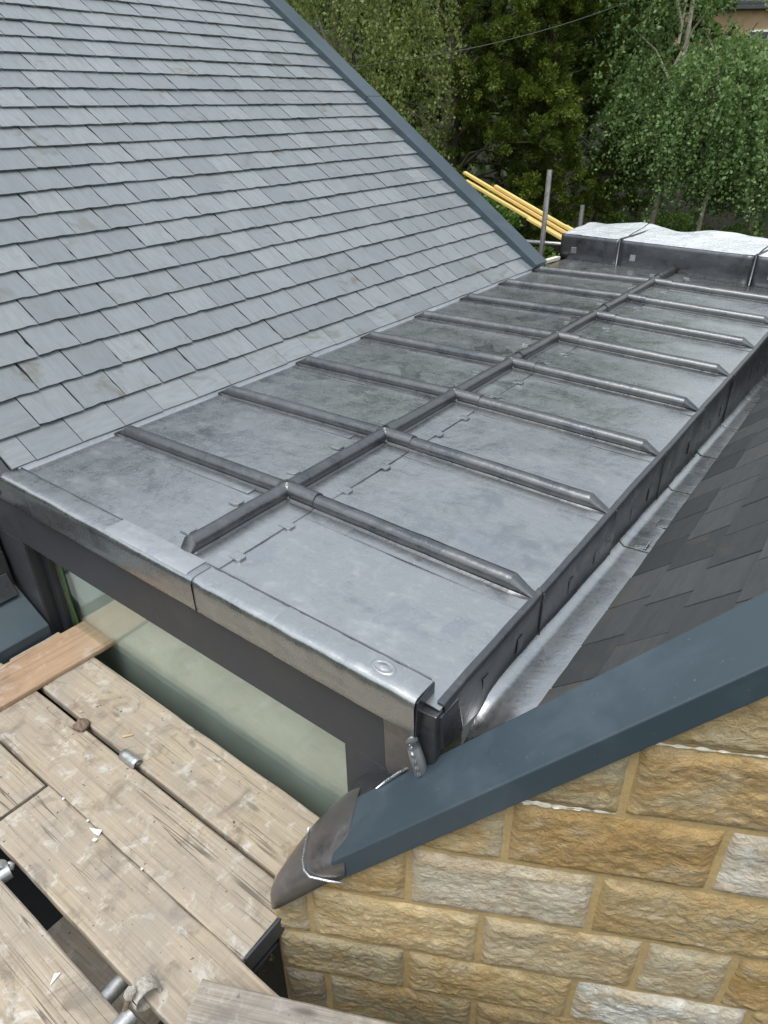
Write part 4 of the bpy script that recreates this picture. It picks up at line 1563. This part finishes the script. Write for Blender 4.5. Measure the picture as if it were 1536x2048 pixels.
# (x0, x1, y back, y front)
board('scaffold_board', (-1.03 + .66) / 2, -.654, 1.69, .236, BT, ZB, -.016, 'board_wood', 'scaffold board right below the window, next to the glass', group=SG, seed=1)
board('scaffold_board', (-1.4 + .688) / 2, -.901, 2.088, .224, BT, ZB, -.007, 'board_wood', 'long scaffold board ending under the lead nose, second from the glass', group=SG, seed=2)
board('scaffold_board', (-.290 + 1.35) / 2, -1.131, 1.64, .222, BT, ZB - .001, -.009, 'board_wood', 'scaffold board with a cut left end beside the open gap', group=SG, seed=3)
board('scaffold_board', (-.302 - 2.2) / 2, -1.127, 1.898, .224, BT, ZB + .002, -.006, 'board_wood', 'short visible end of scaffold board at the left edge, butted to the next', group=SG, seed=4)
board('scaffold_board', 0.2, -1.412, 2.8, .226, BT, ZB + .001, -.016, 'board_wood', 'scaffold board in the bottom left corner, beyond the open gap', group=SG, seed=5)
# planks lying on top
board('plank', -.874, -.74, .62, .236, .022, ZB + .024, R(90) - .05, 'plank_red', 'smooth reddish plank laid across the boards at the left', 'plank', seed=7)
board('plank', 1.222, -1.008, 1.10, .222, .040, ZB + .080, R(24.5), 'board_wood_grey', 'weathered grey plank with rough grain lying at the bottom by the stone wall', 'plank', seed=8, warp=.004)
# boards of the lift below, seen through the gap
board('lower_board', .62, -1.165, 1.5, .225, BT, ZB - .42, R(3), 'board_wood', 'dim board of the lower lift seen through the gap', 'board', seed=9)
# slate-grey metal end strip on the long board's end
props(MB().hexa([(.690, -1.012, ZB - .075), (.698, -1.012, ZB - .075), (.700, -.80, ZB - .075), (.692, -.80, ZB - .075)], [(.690, -1.012, ZB - .002), (.698, -1.012, ZB - .002), (.700, -.80, ZB - .002), (.692, -.80, ZB - .002)]).build('end_band', 'pvc_dark', bevel=.001), 'dark band across the end of the long scaffold board', 'band')

# transom tubes below the boards
def tube_thing(name, p0, p1, r, mat, label, cat, group=None):
    t = thing(name, p0, label, cat, group)
    P0, P1 = Vector(p0), Vector(p1)
    d = (P1 - P0).normalized()
    u = d.cross(Vector((0, 0, 1)) if abs(d.z) < .9 else Vector((1, 0, 0))).normalized()
    w = u.cross(d)
    n = 18
    rows = []
    for (q, rr) in ((P0, r * .86), (P0, r), (P1, r), (P1, r * .86)):
        rows.append([q + (u * math.cos(2 * math.pi * k / n) + w * math.sin(2 * math.pi * k / n)) * rr for k in range(n)])
    inn = [[q + (u * math.cos(2 * math.pi * k / n) + w * math.sin(2 * math.pi * k / n)) * r * .86 for k in range(n)] for q in (P1 - d * .08, P0 + d * .08)]
    MB().grid(rows + inn, True).build('tube', mat, t, smooth=True, sharp=40)
    return t


def coupler(loc, yaw, label, mat='steel_cement', scale=1.0, tilt=0.0, group='scaffold couplers on the platform'):
    """a right-angle scaffold coupler: cradle, hinged flap, eye bolt and nut"""
    t = thing('scaffold_coupler', loc, label, 'coupler', group)
    c, s = math.cos(yaw), math.sin(yaw)

    def X(x, y, z):
        z2 = z * math.cos(tilt) - x * math.sin(tilt)
        x2 = x * math.cos(tilt) + z * math.sin(tilt)
        return Vector(loc) + Vector((c * x2 - s * y, s * x2 + c * y, z2)) * scale
    # half-ring cradle
    for nm, a0, a1, zc in (('cradle', math.pi, 2 * math.pi, 0), ('flap', .15, math.pi - .1, 0)):
        rows = []
        for i in range(13):
            a = a0 + (a1 - a0) * i / 12
            rg = []
            for (r_, yy) in ((.026, -.02), (.034, -.024), (.0355, 0), (.034, .024), (.026, .02)):
                j = .0016 * nz(a * 3, yy * 90, zc + r_ * 50)
                rg.append(X((r_ + j) * math.cos(a), yy, (r_ + j) * math.sin(a) + zc))
            rows.append(rg)
        MB().grid(rows, True).build(nm, mat, t, smooth=True, subsurf=1)
    MB().tube([X(.038, -.016, -.004), X(.046, 0, .004), X(.038, .016, -.004)], .010 * scale, 8).build('hinge', mat, t, smooth=True)
    MB().tube([X(-.042, 0, -.030), X(-.044, 0, .028)], .0065 * scale, 8).build('bolt', 'steel_rusty', t, smooth=True)
    MB().tube([X(-.044, 0, .012), X(-.044, 0, .030)], .0125 * scale, 6).build('nut', mat, t)
    return t


TG = 'scaffold tubes under the boards'
ZT = ZB - BT - .026
tube_thing('scaffold_tube', (-.105, -1.262, ZB - .012), (-.235, -1.9, ZB - .02), .0242, 'steel_galv', 'short galvanised tube end poking into the gap at the left edge', 'scaffold tube', TG)
tube_thing('scaffold_tube', (.548, -1.285, ZB - .010), (.56, -2.0, ZB - .018), .0242, 'steel_galv', 'tube end under the cement-splashed coupler at the bottom', 'scaffold tube', TG)
tube_thing('scaffold_tube', (.40, -.62, ZT - .01), (.44, -1.9, ZT - .012), .0242, 'steel_galv', 'dark transom tube crossing the gap under the boards', 'scaffold tube', TG)
coupler((.545, -1.236, ZB + .012), R(80), 'cement-splashed coupler standing in the gap at the bottom', 'steel_cement', 1.15, .5)
coupler((-.13, -1.285, ZB - .006), R(70), 'galvanised coupler on the tube end at the left edge', 'steel_galv', .85, .2)


def lump(name, loc, r, mat, label, cat, seed):
    """small crumpled bit of metal: a bent, lobed plate with a folded rim"""
    rows = []
    for i in range(7):
        t = i / 6
        ring = []
        for k in range(16):
            a = 2 * math.pi * k / 16
            rr = r * (math.sin(math.pi * (.30 + .62 * t)) + .12) * (1 + .75 * nz(math.cos(a) * 1.6 + seed, math.sin(a) * 1.6, t * 2)) * (1 + .18 * math.cos(2 * a + seed))
            ring.append((loc[0] + rr * math.cos(a), loc[1] + rr * math.sin(a) * .62, loc[2] + r * 1.0 * t * (1 + .9 * nz(math.cos(a) * 2, seed, math.sin(a) * 2))))
        rows.append(ring)
    m_ = MB().grid(rows, True)
    m_.f.append(tuple(range(15, -1, -1)))
    m_.f.append(tuple(6 * 16 + i for i in range(16)))
    return props(m_.build(name, mat, smooth=True, subsurf=1), label, cat)


lump('metal_scrap', (-.438, -.790, ZB - .01), .036, 'steel_rusty', 'rusty lump wedged in the gap between the first two boards', 'scrap', 3)
# bent galvanised clip
cl = thing('metal_clip', (-.144, -.772, ZB), 'bent galvanised clip sticking up from the gap beside the rusty lump', 'clip')
rows = []
for i in range(15):
    a = -1.3 + 2.6 * i / 14
    rows.append([(-.144 + .045 * (j / 5 - .5) * 1.9, -.778 + .024 * math.sin(a) + .003 * nz(i * .4, j), ZB - .004 + .030 * math.cos(a) + .004 * nz(j * .7, i * .3)) for j in range(6)])
MB().grid(rows).build('plate', 'steel_galv', cl, smooth=True, solid=.004)
MB().tube([(-.118, -.772, ZB - .01), (-.105, -.776, ZB + .014), (-.098, -.782, ZB + .02)], [.012, .010, .004], 8).build('tongue', 'steel_galv', cl, smooth=True)


# small litter
def shard(pts, z, th, mat, label, name, cat):
    return props(MB().hexa([(x, y, z) for x, y in pts], [(x, y, z + th) for x, y in pts]).build(name, mat), label, cat)


shard([(-.02, -1.032), (.022, -1.012), (.03, -1.030), (.012, -1.034)], ZB + .003, .003, 'paper', 'white triangular scrap lying on the joint between two boards', 'paper_scrap', 'scrap')
shard([(.028, -1.045), (.040, -1.040), (.040, -1.050), (.030, -1.054)], ZB + .004, .006, 'paper', 'tiny white chip beside the triangular scrap', 'paper_scrap', 'scrap')
shard([(.300, -1.352), (.312, -1.340), (.318, -1.375)], ZB + .004, .003, 'paper', 'small white pointed scrap on the bottom left board', 'paper_scrap', 'scrap')
shard([(-.262, -.728), (-.238, -.700), (-.234, -.703), (-.256, -.733)], ZB + .003, .004, 'splinter', 'thin wood splinter on the board below the window', 'wood_splinter', 'splinter')
for i in range(3):
    x = (-.20, -.055, .235)[i]
    shard([(x, -1.018), (x + .009, -1.015), (x + .008, -1.024)], ZB + .002, .004, 'paper', ('tiny white crumb near the cut board end, in the seam', 'tiny white crumb in the seam just left of the triangular scrap', 'tiny white crumb alone in the seam, nearest the lead nose')[i], 'paper_scrap', 'scrap')['group'] = 'white crumbs along the board seam'

# dark corner between board end and stone
ct = thing('corner_gutter', (.66, -.93, -1.2), 'dark plastic gutter below the board end beside the stone corner', 'gutter')
rows = []
for i in range(2):
    y = (-1.25, -.55)[i]
    rows.append([(.60 + .055 * math.cos(a), y, -1.03 + .055 * math.sin(a)) for a in [math.pi + math.pi * k / 10 for k in range(11)]])
MB().grid(rows).build('channel', 'pvc_dark', ct, smooth=True, solid=.003)
MB().tube([(.665, -1.25, -1.025), (.665, -.55, -1.025)], .008, 8).build('rim', 'pvc_dark', ct, smooth=True)
MB().tube([(.70, -1.05, -1.6), (.70, -1.05, -1.0)], .03, 10).build('downpipe', 'pvc_dark', ct, smooth=True)
n = 1400
C = np.stack([.605 + nrg.normal(size=n) * .028, -.96 + nrg.normal(size=n) * .10, -1.055 + np.abs(nrg.normal(size=n)) * .022], 1)
ms = leaf_mesh('moss', C, nrg.normal(size=C.shape), .012 + .016 * nrg.random(n), .008 + .006 * nrg.random(n), nrg.random(n), 'moss', None)
props(ms, 'brown moss and leaf litter in the dark corner gutter', 'moss', kind='stuff')

# scaffold poles and timber beyond the roof
tube_thing('scaffold_pole', (-1.405, 5.12, -3.0), (-1.372, 5.10, .66), .0242, 'steel_galv', 'tall weathered scaffold pole standing between the slate verge and the lead upstand', 'scaffold pole', 'scaffold poles beyond the roof')
tube_thing('scaffold_pole', (-1.512, 6.35, -3.0), (-1.506, 6.35, .227), .0242, 'steel_galv', 'short scaffold pole top just behind the left end of the lead upstand', 'scaffold pole', 'scaffold poles beyond the roof')
tube_thing('scaffold_tube', (-2.6, 5.22, .0 - .03), (.2, 5.9, -.09), .0242, 'steel_galv', 'horizontal scaffold tube under the yellow battens', 'scaffold tube')


def batten(p0, p1, w, h, label):
    P0, P1 = Vector(p0), Vector(p1)
    d = P1 - P0
    L = d.length
    d.normalize()
    m_ = MB().box(-L / 2, L / 2, -w / 2, w / 2, -h / 2, h / 2)
    me = bpy.data.meshes.new('timber_batten')
    me.from_pydata(m_.v, [], m_.f)
    me.materials.append(MATS['batten_yellow'])
    o = bpy.data.objects.new('timber_batten', me)
    link(o)
    o.matrix_basis = Matrix.Translation((P0 + P1) / 2) @ d.to_track_quat('X', 'Z').to_matrix().to_4x4()
    md = o.modifiers.new('bevel', 'BEVEL')
    md.width = .003
    props(o, label, 'batten', 'yellow timber battens leaning behind the roof')


def BPt(x, z, y):
    return (x, y, z)


batten(BPt(-2.41, .590, 5.30), BPt(-1.10, .030, 5.34), .050, .026, 'topmost long yellow batten of the bundle, reaching furthest left')
batten(BPt(-2.36, .515, 5.26), BPt(-1.12, -.005, 5.30), .050, .026, 'lower long yellow batten at the underside of the bundle')
batten(BPt(-2.06, .475, 5.33), BPt(-1.08, .062, 5.37), .050, .026, 'shorter yellow batten on top, starting a third of the way down')
batten(BPt(-2.34, .535, 5.38), BPt(-1.09, -.030, 5.38), .050, .026, 'yellow batten at the back of the bundle')
batten(BPt(-1.62, .205, 5.24), BPt(-1.13, .000, 5.26), .050, .026, 'short yellow batten on the near side beside the tall pole')
batten(BPt(-1.27, .148, 5.36), BPt(-1.02, .045, 5.40), .050, .026, 'shortest yellow batten lying on top by the lead upstand')
o = MB().hexa([(-1.17, 4.40, -.075), (-1.13, 4.40, -.075), (-1.07, 4.86, -.075), (-1.12, 4.86, -.075)], [(-1.17, 4.40, -.045), (-1.13, 4.40, -.045), (-1.07, 4.86, -.045), (-1.12, 4.86, -.045)]).build('white_batten', 'batten_white', bevel=.003)
props(o, 'short white batten at the foot of the slate verge', 'batten')
